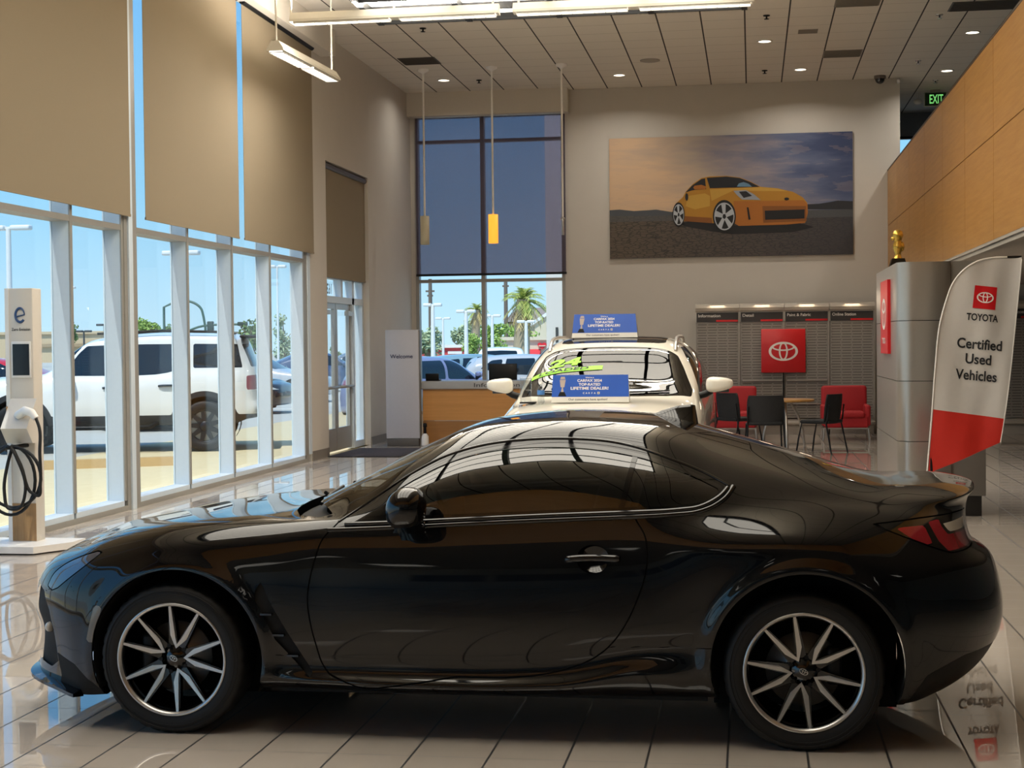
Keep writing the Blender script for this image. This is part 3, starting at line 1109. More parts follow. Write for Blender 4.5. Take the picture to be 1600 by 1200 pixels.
# ---- wheels
def coupe_wheel(u, sd, rot):
    w = empty('wheel', coupe, (u - UC, -sd * .765, .308))
    s = -sd                                    # outward along y
    o = .105                                   # outer face
    m = MB()
    n = 144
    prof = [(.222, -.09), (.236, -.102), (.262, -.108), (.292, -.103), (.304, -.094), (.3115, -.078), (.3125, 0), (.3115, .078), (.304, .094), (.292, .103), (.262, .108), (.236, .102), (.222, .09)]
    vs, fs = [], []
    for k, (r, h) in enumerate(prof):
        for i in range(n):
            q = r - (.004 if k in (4, 5, 7, 8) and i % 4 == 0 else 0)
            a = 2 * pi * i / n
            vs.append((q * cos(a), h, q * sin(a)))
    for k in range(len(prof) - 1):
        for i in range(n):
            j = (i + 1) % n
            fs.append((k * n + i, k * n + j, k * n + n + j, k * n + n + i))
    m.add(vs, fs, True)
    for r in (.272, .286):
        m.lathe([(r - .002, s * .1065), (r, s * .109), (r + .002, s * .1055)], ax='y', n=64)
    m.build('tire', M_rubber, w, world=False)
    m = MB()
    m.lathe([(.219, s * .088), (.213, s * .08), (.206, s * .04), (.195, -s * .09)], ax='y', n=64)
    m.lathe([(.066, s * .050), (.058, s * .064), (.036, s * .067), (.032, s * .0745), (.0005, s * .0755)], ax='y', n=32)
    for pr in range(5):
        for h in (-1, 1):
            a0 = rot + pr * 2 * pi / 5
            a1 = a0 + h * radians(16.4)
            d = Vector((sin(a1), 0, cos(a1)))
            t = Vector((cos(a1), 0, -sin(a1)))
            P = [d * .055 + t * .020, d * .055 - t * .020, d * .212 - t * .009, d * .212 + t * .009]
            yy = [.072, .072, .082, .082]
            vs = [(p.x, s * (y - .002), p.z) for p, y in zip(P, yy)] + [(p.x, s * (y - .035), p.z) for p, y in zip(P, yy)]
            m.add(vs, [(0, 1, 2, 3), (0, 4, 5, 1), (1, 5, 6, 2), (2, 6, 7, 3), (3, 7, 4, 0)], False)
    m.build('rim', M_gloss, w, world=False)
    m = MB()
    m.lathe([(.2355, s * .101), (.234, s * .105), (.2265, s * .1045), (.2195, s * .090)], ax='y', n=72)
    m.build('rim_lip', M_alu, w, world=False)
    for pr in range(5):
        a0 = rot + pr * 2 * pi / 5
        m = MB()
        for h in (-1, 1):
            a1 = a0 + h * radians(16.4)
            d = Vector((sin(a1), 0, cos(a1)))
            t = Vector((cos(a1), 0, -sin(a1))) * h
            c0 = Vector((sin(a0), 0, cos(a0)))
            # outline: root on the pair's centre line, elbow, taper to the rim
            P = [c0 * .043, c0 * .060, d * .090 - t * .0125, d * .222 - t * .0045, d * .222 + t * .0055, d * .098 + t * .0085, d * .076 + t * .001]
            Y = [.0735, .0745, .0765, .0900, .0900, .0765, .0750]
            vs = [(p.x, s * (y + .0015), p.z) for p, y in zip(P, Y)] + [(p.x, s * (y - .006), p.z) for p, y in zip(P, Y)]
            k = len(P)
            m.add(vs, [tuple(range(k)), *[(i, (i + 1) % k, k + (i + 1) % k, k + i) for i in range(k)]], False)
        m.build('spoke_face', M_alu, w, world=False)
    for pr in range(5):
        m = MB()
        a = rot + (pr + .5) * 2 * pi / 5
        p = (.057 * sin(a), .057 * cos(a))
        m.lathe([(.0155, s * .060), (.0155, s * .066), (.013, s * .066), (.012, s * .058)], (p[0], 0, p[1]), 'y', 16)
        m.cyl((p[0], s * .05, p[1]), (p[0], s * .072, p[1]), .0095, n=6)
        m.build('lug_nut', M_blk, w, world=False)
    m = MB()
    R_, U_ = Vector((-s * cos(rot * .7 + .3), 0, sin(rot * .7 + .3))), None
    R_ = Vector((cos(.5) * -s, 0, -sin(.5)))
    U_ = Vector((sin(.5) * -s, 0, cos(.5)))
    m.emblem((0, s * .0768, 0), .036, R_, U_)
    m.build('hub_emblem', M_alu, w, world=False, label='silver oval emblem')
    m = MB()
    m.lathe([(.147, s * .012), (.147, s * .02), (.08, s * .02), (.075, s * .04), (.001, s * .04)], ax='y', n=48)
    m.build('brake_disc', M_steel, w, world=False)
    m = MB()
    q = -1 if u < 1 else 1
    m.bbox((q * .118, s * .022, .02), (.06, .07, .15), .015)
    m.build('brake_caliper', M_blk, w, world=False)
    return w


for u, r1 in ((0.0, radians(14.5)), (2.575, radians(46.5))):
    for sd in (1, -1):
        coupe_wheel(u, sd, r1)
# ------------------------------------------------------------------ showroom shell
WX, BY, CZ = -6.12, 27.75, 6.15            # window wall, back wall, ceiling height
TX, TY, TT = -2.8465, 5.8825, .3048        # floor tile origin and size
FX, FZ0, FZ1 = 2.345, 2.58, 4.545          # wood fascia of the mezzanine
RX = 9.0                                   # far right wall
Y0 = -10.0                                 # wall behind the camera

M_wall = mat('wall_paint', 'c4beb4', rough=.85, noise=.03, nscale=4, bump=.02)
M_beam = mat('soffit_paint', 'cfc8bb', rough=.8, noise=.03)
M_base = mat('grey_baseboard', '77726b', rough=.5, noise=.08)
M_frame = mat('mullion_aluminium', '9c9a94', rough=.45, metal=.35, noise=.05)
M_mull = mat('white_aluminium', 'c6d2dc', rough=.45, noise=.03)
M_shade = mat('roller_shade_fabric', '857862', rough=.95, noise=.06, nscale=220, bump=.05)
M_pane = glass('clear_pane', (.93, .97, .985), ior=1.14)
M_white = mat('white_powder_coat', 'e8e6e2', rough=.4, noise=.02)
M_chrome = mat('chrome', 'd8d8d8', rough=.08, metal=1, noise=.02)
M_lightp = mat('luminous_panel', (1.0, .97, .91), emit=4.0)
M_tube = mat('lamp_glow', (1.0, .97, .92), emit=3)
M_fillp = mat('fill_panel_glow', (1.0, .97, .92), emit=.9)  # weak glow of the fill panels added behind the camera
M_down = mat('downlight_glow', (1.0, .94, .84), emit=5)


def lamp(name, loc, rot, sx, sy, power, col=(1, .93, .84), spread=pi):
    ld = bpy.data.lights.new(name, 'AREA')
    ld.shape = 'RECTANGLE'
    ld.size, ld.size_y = sx, sy
    ld.energy = power
    ld.color = col
    ld.spread = spread
    lo = bpy.data.objects.new(name, ld)
    C.objects.link(lo)
    lo.location = loc
    lo.rotation_euler = rot
    return lo

# floor
n = NT('polished_porcelain_tile', Roughness=.02, IOR=2.15)
gx = n.lines(n.x, TX, TT, .0046)
gy = n.lines(n.y, TY, TT, .0026)
nz = n.noise(2.2, 4)
nf = n.noise(60, 3, stretch=(1, .25, 1))
tile = n.mix(nz, lin('b5aaa0'), lin('c2b8ac'))
tile = n.mix(n.math('MULTIPLY', nf, .35), tile, lin('b5ab9e'))
col = n.mix(gy, tile, lin('5c554c'))
col = n.mix(gx, col, lin('15120f'))
n.color(col)
n.rough(n.math('ADD', n.math('MULTIPLY', n.math('MAXIMUM', gx, gy), .5), n.math('ADD', .008, n.math('MULTIPLY', nz, .014))))
n.bump(n.noise(1.6, 2), .012, .02)
m = MB()
m.box(WX - .02, RX, Y0, BY + .25, -.12, 0)
struct('floor', m, n.m)

# ceiling with grid of .61 m tiles
n = NT('ceiling_tile', Roughness=.9)
CXO = -.07
gx = n.lines(n.x, CXO, .61, .011)
gy = n.lines(n.y, BY, .61, .006)
sp = n.noise(140, 2)
col = n.mix(sp, lin('d6cfc3'), lin('e4ddd0'))
col = n.mix(gy, col, lin('aaa294'))
col = n.mix(gx, col, lin('3a342d'))
n.color(col)
m = MB()
m.box(WX - .3, RX, Y0, BY + .25, CZ, CZ + .2)
m.box(2.3, RX, BY + .25, BY + 6, CZ, CZ + .2)
struct('ceiling', m, n.m)

# luminous ceiling: sixteen by four lit panels between black ribs
LX0, LX1, LY0, LY1, LZ = -4.36, -.06, 4.0, 18.25, 5.56
lum = thing('luminous_ceiling', 'long luminous ceiling raft of white lit panels between black ribs', 'ceiling light', ((LX0 + LX1) / 2, (LY0 + LY1) / 2, LZ - .03))
nx, ny = 4, 24
px_, py_ = (LX1 - LX0) / nx, (LY1 - LY0) / ny
for i in range(nx):
    for j in range(ny):
        m = MB()
        m.box(LX0 + i * px_ + .034, LX0 + (i + 1) * px_ - .034, LY0 + j * py_ + .02, LY0 + (j + 1) * py_ - .02, LZ - .035, LZ - .002)
        m.build('light_panel', M_lightp, lum)
for i in range(nx + 1):
    m = MB()
    m.box(LX0 + i * px_ - .034, LX0 + i * px_ + .034, LY0 - .034, LY1 + .034, LZ - .12, LZ + .02)
    m.build('rib', M_blk, lum)
for j in range(ny + 1):
    m = MB()
    m.box(LX0 + .034, LX1 - .034, LY0 + j * py_ - .02, LY0 + j * py_ + .02, LZ - .115, LZ + .02)
    m.build('rib', M_blk, lum)
for i in range(3):
    for j in range(4):
        x, y = LX0 + .2 + i * (LX1 - LX0 - .4) / 2, LY0 + .3 + j * (LY1 - LY0 - .6) / 3
        m = MB()
        m.cyl((x, y, LZ), (x, y, CZ), .01, n=6)
        m.build('hanger_rod', M_white, lum)

# ---- left window wall
m = MB()
m.box(WX - .25, WX, 21.1, 22.02, 0, CZ)
m.box(WX - .25, WX, 24.55, BY, 0, CZ)
m.box(WX - .25, WX, 22.02, 24.55, 4.32, CZ)
m.box(WX - .25, WX, Y0, 21.1, 5.95, CZ)
struct('wall_left', m, M_wall)
m = MB()
m.box(WX, WX + .22, Y0, 21.84, 5.78, CZ)
struct('trim_1', m, M_beam)
m = MB()
m.box(WX, WX + .015, 21.14, 22.0, 0, .13)
m.box(WX, WX + .015, 24.57, BY, 0, .13)
m.box(WX - .2, WX + .0, 24.552, 24.566, 0, .13)
struct('baseboard_left', m, M_base)

MY = [14.9 + 1.48 * k for k in range(-17, 5)]         # mullion inner faces
wn = 0
segs = []
ys = [y for y in MY if y > Y0]
for a, b in zip(ys[:-1], ys[1:]):
    segs.append((a, b))
for k, (a, b) in enumerate(segs):
    e = b if abs(b - 14.9) > .1 else 14.58
    if b > 20.5:
        e = 20.85
    w = bpy.data.objects.new('window_%d' % (k + 1), None)
    C.objects.link(w)
    w.location = (WX - .2, (a + e) / 2, 0)
    w['kind'] = 'structure'
    m = MB()
    m.box(WX - .19, WX, e - .05, e, .10, 5.95)
    m.build('mullion', M_mull, w)
    m = MB()
    m.box(WX - .01, WX + .004, e - .052, e + .002, .10, 5.95)
    m.build('mullion_cap', M_frame, w)
    m = MB()
    m.box(WX - .19, WX + .0, a, e - .05, 2.765, 2.82)
    m.build('transom', M_frame, w)
    m = MB()
    m.box(WX - .19, WX - .003, a, e - .05, .045, .10)
    m.build('sill', M_mull, w)
    m = MB()
    m.box(WX - .19, WX + .01, a, e + .002, 0, .05)
    m.build('sill_base', M_frame, w)
    m = MB()
    m.box(WX - .176, WX - .168, a, e - .05, .10, 2.765)
    m.box(WX - .176, WX - .168, a, e - .05, 2.82, 5.95)
    m.build('pane', M_pane, w)
# structural joint in the window wall, end jamb
m = MB()
m.box(WX - .19, WX + .012, 14.58, 14.66, 0, 5.95)
m.box(WX - .19, WX + .012, 14.76, 14.902, 0, 5.95)
struct('trim_2', m, M_frame)
m = MB()
m.box(WX - .19, WX + .03, 14.66, 14.76, 0, 5.95)
struct('trim_3', m, M_mull)
m = MB()
m.box(WX - .19, WX + .004, 20.85, 20.97, 0, 5.95)
struct('trim_4', m, M_frame)
m = MB()
m.box(WX - .19, WX + .015, 20.97, 21.1, .10, 5.95)
struct('trim_5', m, M_mull)

# roller shades
sn = {0: 'wide tan roller shade nearest the camera, left of the sky-lit slits', 1: 'middle tan roller shade between the two sky-lit slits', 2: 'tan roller shade beside the wall, next to the glass doors'}
for k, (a, b) in enumerate(((11.76, 14.66), (15.05, 17.97), (18.17, 21.18))):
    t = thing('roller_shade', sn[k], 'window shade', (WX + .05, (a + b) / 2, 2.9), group='tan roller shades on the window wall')
    m = MB()
    m.box(WX + .048, WX + .052, a, b, 2.925, 5.80)
    m.build('fabric', M_shade, t)
    m = MB()
    m.box(WX + .042, WX + .058, a, b, 2.905, 2.93)
    m.build('hem_bar', M_shade, t)
    m = MB()
    m.cyl((WX + .06, a, 5.78), (WX + .06, b, 5.78), .035)
    m.build('roller', M_blk, t)
for k, (a, b) in enumerate(((8.8, 11.72), (5.84, 8.76), (2.88, 5.80), (-.08, 2.84), (-3.04, -.12))):
    t = thing('roller_shade', 'tan roller shades further along the window wall, outside the frame', 'window shade', (WX + .05, (a + b) / 2, 2.9), group='roller shades beside the camera')
    m = MB()
    m.box(WX + .048, WX + .052, a, b, 2.905, 5.80)
    m.build('fabric', M_shade, t)
t = thing('roller_shade', 'dark tan roller shade over the glass double doors', 'window shade', (WX - .05, 23.3, 2.6))
m = MB()
m.box(WX - .062, WX - .058, 22.03, 24.54, 2.65, 4.25)
m.build('fabric', M_shade, t)
m = MB()
m.box(WX - .068, WX - .052, 22.03, 24.54, 2.63, 2.655)
m.build('hem_bar', M_shade, t)
m = MB()
m.cyl((WX - .06, 22.03, 4.265), (WX - .06, 24.54, 4.265), .045)
m.build('roller', mat('brown_metal', '5a5044', rough=.4, metal=.4), t)

# ---- entrance doors
DX = WX - .16
d = bpy.data.objects.new('door_1', None)
C.objects.link(d)
d.location = (DX, 22.95, 0)
d['kind'] = 'structure'
M_dalu = mat('door_aluminium', 'a7a39d', rough=.35, metal=.6, noise=.06)
for k, (a, b, hs) in enumerate(((22.10, 22.96, 22.90), (22.98, 23.84, 23.04))):
    lf = MB()
    lf.box(DX - .025, DX + .025, a, a + .09, .02, 2.26)
    lf.box(DX - .025, DX + .025, b - .09, b, .02, 2.26)
    lf.box(DX - .025, DX + .025, a + .09, b - .09, .02, .36)
    lf.box(DX - .025, DX + .025, a + .09, b - .09, 2.17, 2.26)
    lf.build('door_leaf', M_dalu, d)
    g = MB()
    g.box(DX - .004, DX + .004, a + .09, b - .09, .36, 2.17)
    g.build('pane', M_pane, d)
    h = MB()
    h.tube([(DX + .03, a + .05, .985), (DX + .085, a + .05, .985), (DX + .085, b - .05, .985), (DX + .03, b - .05, .985)], .022, 8)
    h.build('push_bar', M_dalu, d)
    h = MB()
    h.box(DX + .025, DX + .09, a + .1 if k == 0 else b - .35, a + .35 if k == 0 else b - .1, 2.08, 2.15)
    h.build('door_closer', M_dalu, d)
f = MB()
f.box(DX - .06, DX + .06, 22.02, 22.10, 0, 2.64)
f.box(DX - .06, DX + .06, 23.84, 23.96, 0, 2.64)
f.box(DX - .06, DX + .06, 24.47, 24.55, 0, 2.64)
f.box(DX - .06, DX + .06, 22.10, 24.47, 2.26, 2.36)
f.box(DX - .06, DX + .06, 22.10, 24.47, 2.62, 2.70)
f.box(DX - .06, DX + .06, 23.16, 23.28, 2.36, 2.62)
f.box(DX - .06, DX + .06, 23.96, 24.47, 0, .10)
f.box(DX - .05, DX + .05, 22.02, 24.55, 2.70, 4.34)
f.build('door_frame', M_mull, d)
g = MB()
g.box(DX - .004, DX + .004, 23.96, 24.47, .10, 2.26)
g.box(DX - .004, DX + .004, 22.10, 23.16, 2.36, 2.62)
g.box(DX - .004, DX + .004, 23.28, 24.47, 2.36, 2.62)
g.build('transom_pane', M_pane, d)
# address digits read from outside: seen mirrored from the showroom
ad = MB()
ad.text('1631', (DX - .012, 22.72, 2.475), .15, right=(0, -1, 0), up=(0, 0, 1), bold=.02)
ad.build('address_digits', mat('dark_vinyl', '3f4a52', rough=.5), d)
t = thing('floor_mat', 'dark entrance mat lying inside the glass double doors', 'mat', (-5.55, 22.85, 0))
m = MB()
m.bbox((-5.56, 22.75, .006), (1.0, 1.75, .012), .004)
m.build('carpet', mat('dark_mat', '35323a', rough=.95, noise=.2, nscale=200), t)
m = MB()
for x0, x1, y0, y1 in ((-6.09, -5.03, 21.84, 21.89), (-6.09, -5.03, 23.61, 23.66), (-6.1, -6.05, 21.89, 23.61), (-5.07, -5.02, 21.89, 23.61)):
    m.box(x0, x1, y0, y1, 0, .01)
m.build('rubber_edge', M_blk, t)

# ---- back wall with tall window
WX0, WX1, WZ0, WZ1 = -6.04, -3.30, .35, 5.74
m = MB()
m.box(WX - .25, WX0, BY, BY + .25, 0, CZ)
m.box(WX1, 2.56, BY, BY + .25, 0, CZ)
m.box(WX0, WX1, BY, BY + .25, WZ1, CZ)
m.box(WX0, WX1, BY, BY + .25, 0, WZ0)
m.box(2.56, RX, BY, BY + .25, 0, FZ0 + .02)
struct('wall_back', m, M_wall)
m = MB()
m.box(WX, -3.205, BY - .25, BY, 5.73, CZ)
struct('trim_6', m, M_beam)
w = bpy.data.objects.new('window_30', None)
C.objects.link(w)
w.location = ((WX0 + WX1) / 2, BY + .1, WZ0)
w['kind'] = 'structure'
m = MB()
m.box(WX0, WX0 + .06, BY - .01, BY + .16, WZ0, WZ1)
m.box(WX1 - .06, WX1, BY - .01, BY + .16, WZ0, WZ1)
m.box(WX0 + .06, WX1 - .06, BY - .005, BY + .16, WZ0, WZ0 + .06)
m.box(WX0 + .06, WX1 - .06, BY - .005, BY + .16, 2.745, 2.80)
m.box(WX0 + .06, WX1 - .06, BY - .005, BY + .16, 5.27, 5.32)
m.build('window_frame', M_frame, w)
m = MB()
m.box(-4.83, -4.76, BY - .012, BY + .16, WZ0 + .02, WZ1)
m.build('mullion', M_frame, w)
m = MB()
m.box(WX0 + .06, WX1 - .06, BY + .07, BY + .076, WZ0 + .06, WZ1)
m.build('pane', M_pane, w)
# see-through screen shade on that window
def screen_mat():
    m = bpy.data.materials.new('screen_shade_fabric')
    m.use_nodes = True
    t = m.node_tree
    t.nodes.clear()
    o = t.nodes.new('ShaderNodeOutputMaterial')
    tr = t.nodes.new('ShaderNodeBsdfTransparent')
    tr.inputs[0].default_value = (.60, .56, .62, 1)
    df = t.nodes.new('ShaderNodeBsdfDiffuse')
    df.inputs[0].default_value = (*lin('7a7480'), 1)
    wv = t.nodes.new('ShaderNodeTexNoise')
    wv.inputs['Scale'].default_value = 300
    mp = t.nodes.new('ShaderNodeMath')
    mp.operation = 'MULTIPLY_ADD'
    mp.inputs[1].default_value = .2
    mp.inputs[2].default_value = .25
    mx = t.nodes.new('ShaderNodeMixShader')
    t.links.new(wv.outputs['Fac'], mp.inputs[0])
    t.links.new(mp.outputs[0], mx.inputs[0])
    t.links.new(tr.outputs[0], mx.inputs[1])
    t.links.new(df.outputs[0], mx.inputs[2])
    t.links.new(mx.outputs[0], o.inputs[0])
    return m


t = thing('screen_shade', 'see-through grey screen shade on the tall back window', 'window shade', (-4.67, BY - .05, 2.86))
m = MB()
m.box(WX0 + .03, WX1 + .02, BY - .052, BY - .049, 2.90, 5.72)
m.build('fabric', screen_mat(), t)
m = MB()
m.box(WX0 + .02, WX1 + .03, BY - .06, BY - .04, 2.86, 2.90)
m.build('hem_bar', M_blk, t)

# ---- right side: fascia, soffit, space below and mezzanine behind
def wood_mat(name, a, b, ax):
    n = NT(name, Roughness=.38)
    st = {'y': (6, .5, 9), 'x': (.5, 6, 9), 'zx': (9, 9, .6)}[ax]
    g1 = n.noise(3.0, 5, stretch=st)
    g2 = n.noise(22, 3, stretch=st)
    f = n.math('ADD', n.math('MULTIPLY', g1, .7), n.math('MULTIPLY', g2, .3))
    n.color(n.ramp(f, [(.3, lin(a)), (.7, lin(b))]))
    return n.m


M_wood = wood_mat('maple_veneer', '9f6f30', 'b58646', 'y')
M_woodx = wood_mat('maple_veneer_front', 'a87434', 'bd8a4a', 'x')
M_gap = mat('shadow_gap', '3a2a18', rough=.8)
m = MB()
jy = [BY, 26.04, 24.05, 21.93, 19.90, 17.85, 15.79, 13.74, 11.69, 9.64, 7.59, 5.54, 3.49, 1.04]
for a, b in zip(jy[1:], jy[:-1]):
    for z0, z1 in ((FZ0, 3.594), (3.604, FZ1)):
        m.box(FX, FX + .03, a + .006, b - .006, z0, z1)
struct('trim_7', m, M_wood)
m = MB()
m.box(FX + .012, FX + .25, Y0, BY, FZ0 + .01, FZ1 - .002)
struct('wall_right', m, M_gap)
m = MB()
m.box(FX - .004, FX + .26, Y0, BY, FZ1, FZ1 + .025)
struct('trim_8', m, mat('dark_cap', '40342a', rough=.5))
M_soff = mat('soffit_board', '9b948a', rough=.8, noise=.04)
m = MB()
m.box(FX + .002, RX, Y0, BY, FZ0 - .03, FZ0)
struct('trim_9', m, M_soff)
m = MB()
m.box(FX + .02, FX + .10, Y0, BY, FZ0 - .075, FZ0 - .03)
struct('trim_10', m, M_soff)
m = MB()
m.box(RX, RX + .2, Y0, BY + 6, 0, CZ)
m.box(2.3, 2.4, BY + .25, BY + 6, 4.4, CZ)
struct('wall_right_end', m, M_wall)
M_blue = mat('blue_grey_wall', '8d959e', rough=.8, noise=.04)
m = MB()
YB = 32.0
m.box(2.0, 2.72, YB, YB + .2, 4.0, CZ)
m.box(3.8, RX, YB, YB + .2, 4.0, CZ)
m.box(2.72, 3.8, YB, YB + .2, 5.68, CZ)
m.box(2.72, 3.8, YB, YB + .2, 4.0, 4.8)
struct('wall_mezzanine', m, M_blue)
m = MB()
m.box(2.4, RX, BY + .25, YB, 4.45, 4.5)
struct('floor_mezzanine', m, M_soff)
w = bpy.data.objects.new('window_31', None)
C.objects.link(w)
w.location = (3.2, YB + .1, 4.8)
w['kind'] = 'structure'
m = MB()
m.box(2.72, 3.8, YB + .08, YB + .086, 4.8, 5.68)
m.build('pane', M_pane, w)
m = MB()
m.box(2.72, 3.8, YB - .01, YB + .12, 5.63, 5.68)
m.box(3.74, 3.8, YB - .01, YB + .12, 4.8, 5.63)
m.build('window_frame', M_blk, w)

# ---- wall behind the camera: white wall with dark windows below a wood band
m = MB()
m.box(WX - .25, RX, Y0 - .2, Y0, 0, CZ)
struct('wall_front', m, M_wall)
m = MB()
m.box(WX, FX, 1.0, 1.04, 2.58, FZ1)
struct('trim_11', m, M_woodx)
m = MB()
m.box(WX, FX, Y0, 1.0, 2.58, 2.62)
struct('trim_12', m, M_soff)
for k in range(4):  # added unseen lit panels, they brighten the space under the mezzanine
    for r in range(2):
        x, y = -4.2 + 2.9 * k, -1.6 - 4.4 * r
        t = thing('added_fill_panel', 'added unseen lit panel brightening the wall behind the camera', 'ceiling light', (x, y, 2.56), group='added fill light panels behind the camera')
        m = MB()
        m.box(x - .32, x + .32, y - .62, y + .62, 2.55, 2.58)
        m.build('frame', M_white, t)
        m = MB()
        m.box(x - .29, x + .29, y - .59, y + .59, 2.545, 2.55)
        m.build('lens', M_fillp, t)
M_nightp = mat('office_window', '31465a', rough=.08, noise=.3, nscale=2)
for k in range(4):
    w = bpy.data.objects.new('window_%d' % (40 + k), None)
    C.objects.link(w)
    x = -4.4 + k * 1.15
    w.location = (x, Y0 + .02, 1.0)
    w['kind'] = 'structure'
    m = MB()
    m.box(x - .5, x + .5, Y0 + .005, Y0 + .02, .85, 1.75)
    m.build('pane', M_nightp, w)
    m = MB()
    m.box(x - .55, x + .55, Y0, Y0 + .03, 1.75, 1.80)
    m.box(x - .55, x - .5, Y0, Y0 + .03, .85, 1.75)
    m.box(x + .5, x + .55, Y0, Y0 + .03, .85, 1.75)
    m.box(x - .55, x + .55, Y0, Y0 + .03, .80, .85)
    m.build('window_frame', M_frame, w)

t = thing('wall_sign', 'red lettering sign on the wall behind the camera', 'sign', (1.3, Y0 + .03, 1.9))
m = MB()
m.bbox((1.3, Y0 + .03, 1.95), (1.1, .04, .14), .01)
m.build('panel', mat('sign_red', 'c8171e', rough=.35), t)

# ---- ceiling fixtures
def downlight(x, y, z, label, grp, power=19):
    t = thing('downlight', label, 'ceiling light', (x, y, z), group=grp)
    m = MB()
    m.lathe([(.115, 0), (.115, -.012), (.095, -.014), (.09, 0)], (x, y, z), 'z', 24)
    m.build('trim_ring', M_white, t)
    m = MB()
    m.lathe([(.092, -.006), (.001, -.006)], (x, y, z), 'z', 24)
    m.build('lens', M_down, t)
    lamp('downlight_beam', (x, y, z - .03), (0, 0, 0), .16, .16, power, spread=radians(150))


dl = [(-5.19, 26.27, 'round downlight in the ceiling above the left pendant lamp'), (-2.19, 26.40, 'round downlight in the ceiling left of the mural'),
      (.22, 23.92, 'round downlight in the ceiling behind the square speaker, nearest the middle'), (.83, 26.50, 'round downlight in the ceiling above the orange car mural'),
      (3.25, 23.87, 'round downlight above the wood fascia, nearest the top right corner'), (3.28, 27.15, 'round downlight above the wood fascia near the exit sign')]
for x, y, l in dl:
    downlight(x, y, CZ, l, 'recessed downlights in the grid ceiling', 10 if x < -5 else 21)
for x, y, l in ((2.95, 16.6, 'slim round downlight under the wood fascia soffit'), (4.1, 19.5, 'round downlight under the soffit hidden behind the flag')):
    downlight(x, y, FZ0 - .03, l, 'downlights under the soffit')
M_grille = mat('dark_vent', '4d463e', rough=.6, noise=.1)
M_gril2 = mat('grey_vent', '7d766b', rough=.7, noise=.1)
for x, y, w_, d_, mm, l in ((-5.22, 24.43, .6, .58, M_grille, 'dark square air vent above the left pendant lamp'), (1.44, 25.2, .6, .58, M_gril2, 'grey air vent in the ceiling above the mural'),
                            (1.43, 21.4, .6, .58, M_gril2, 'grey air vent at the top edge of the ceiling'), (3.3, 22.0, 1.2, .58, M_grille, 'dark air vent beside the wood fascia, top right'),
                            (-5.3, 20.9, 1.2, .58, M_grille, 'dark air vent partly behind the long linear lamp')):
    t = thing('air_vent', l, 'vent', (x, y, CZ))
    m = MB()
    m.box(x - w_ / 2, x + w_ / 2, y - d_ / 2, y + d_ / 2, CZ - .008, CZ - .001)
    m.build('grille', mm, t)
    m = MB()
    for k in range(12):
        yy = y - d_ / 2 + d_ * (k + .5) / 12
        m.box(x - w_ / 2 + .02, x + w_ / 2 - .02, yy - .004, yy + .004, CZ - .016, CZ - .006)
    m.build('louver', mm, t)
t = thing('ceiling_speaker', 'small square grey speaker in the ceiling', 'speaker', (.84, 23.3, CZ))
m = MB()
m.box(.70, .98, 23.16, 23.44, CZ - .01, CZ - .001)
m.build('grille', M_gril2, t)
t = thing('ceiling_speaker', 'round white speaker in the ceiling left of the mural', 'speaker', (-1.59, 25.15, CZ))
m = MB()
m.lathe([(.16, 0), (.16, -.012), (.14, -.018), (.001, -.018)], (-1.59, 25.15, CZ), 'z', 28)
m.build('grille', M_soff, t)
for x, y, c, l in ((.23, 22.06, M_blk, 'dark sprinkler head near the middle downlight'), (-4.63, 21.94, M_blk, 'dark sprinkler head near the long linear lamp'), (-4.6, 26.4, M_blk, 'dark sprinkler head above the middle pendant lamp'),
                   (.24, 26.49, M_blk, 'dark sprinkler head just above the back wall'), (2.62, 22.5, M_chrome, 'chrome sprinkler head near the top right vent'), (2.70, 26.1, M_chrome, 'chrome sprinkler head near the dome camera'), (3.2, 28.1, M_chrome, 'chrome sprinkler head in front of the exit sign')):
    t = thing('sprinkler_head', l, 'sprinkler', (x, y, CZ), group='sprinkler heads in the ceiling')
    m = MB()
    m.lathe([(.05, 0), (.045, -.012), (.012, -.014), (.012, -.05), (.001, -.05)], (x, y, CZ), 'z', 14)
    m.build('body', c, t)
    m = MB()
    m.lathe([(.035, -.05), (.035, -.055), (.001, -.055)], (x, y, CZ), 'z', 14)
    m.build('deflector', c, t)
t = thing('security_camera', 'black dome security camera in the corner under the ceiling', 'camera', (2.18, 27.4, CZ))
m = MB()
m.lathe([(.10, 0), (.10, -.05), (.085, -.055)], (2.2, 27.45, CZ), 'z', 20)
m.build('housing', mat('grey_housing', '6b6259', rough=.5), t)
m = MB()
m.lathe([(.082 * cos(a), -.055 - .085 * sin(a)) for a in [pi / 2 * i / 6 for i in range(7)]], (2.2, 27.45, CZ), 'z', 20)
m.build('dome', M_gloss, t)
t = thing('wall_bracket', 'tiny white bracket at the top end of the back wall', 'bracket', (2.54, 27.6, 6.08))
m = MB()
m.bbox((2.53, 27.68, 6.08), (.05, .1, .06), .01)
m.build('plate', M_white, t)
# exit sign
t = thing('exit_sign', 'green lit exit sign hanging beyond the wood fascia', 'sign', (3.3, 29.2, 5.9))
m = MB()
m.bbox((3.32, 29.2, 5.98), (.40, .05, .26), .01)
m.build('sign_body', mat('sign_frame', 'b9bcae', rough=.5), t)
m = MB()
m.box(3.135, 3.505, 29.168, 29.174, 5.865, 6.095)
m.build('face', mat('exit_green', '14351a', rough=.4, noise=.05), t)
m = MB()
m.text('EXIT', (3.335, 29.163, 5.98), .16, bold=.012, width=.24)
m.build('lettering', mat('exit_letters', '6fc26a', emit=.9), t)
m = MB()
m.box(3.24, 3.40, 29.15, 29.25, 6.105, CZ)
m.build('mount', M_soff, t)
t = thing('emergency_lamp', 'small white lamp beside the exit sign', 'lamp', (3.02, 29.3, 5.95))
m = MB()
m.sph((3.02, 29.3, 5.96), (.08, .05, .05))
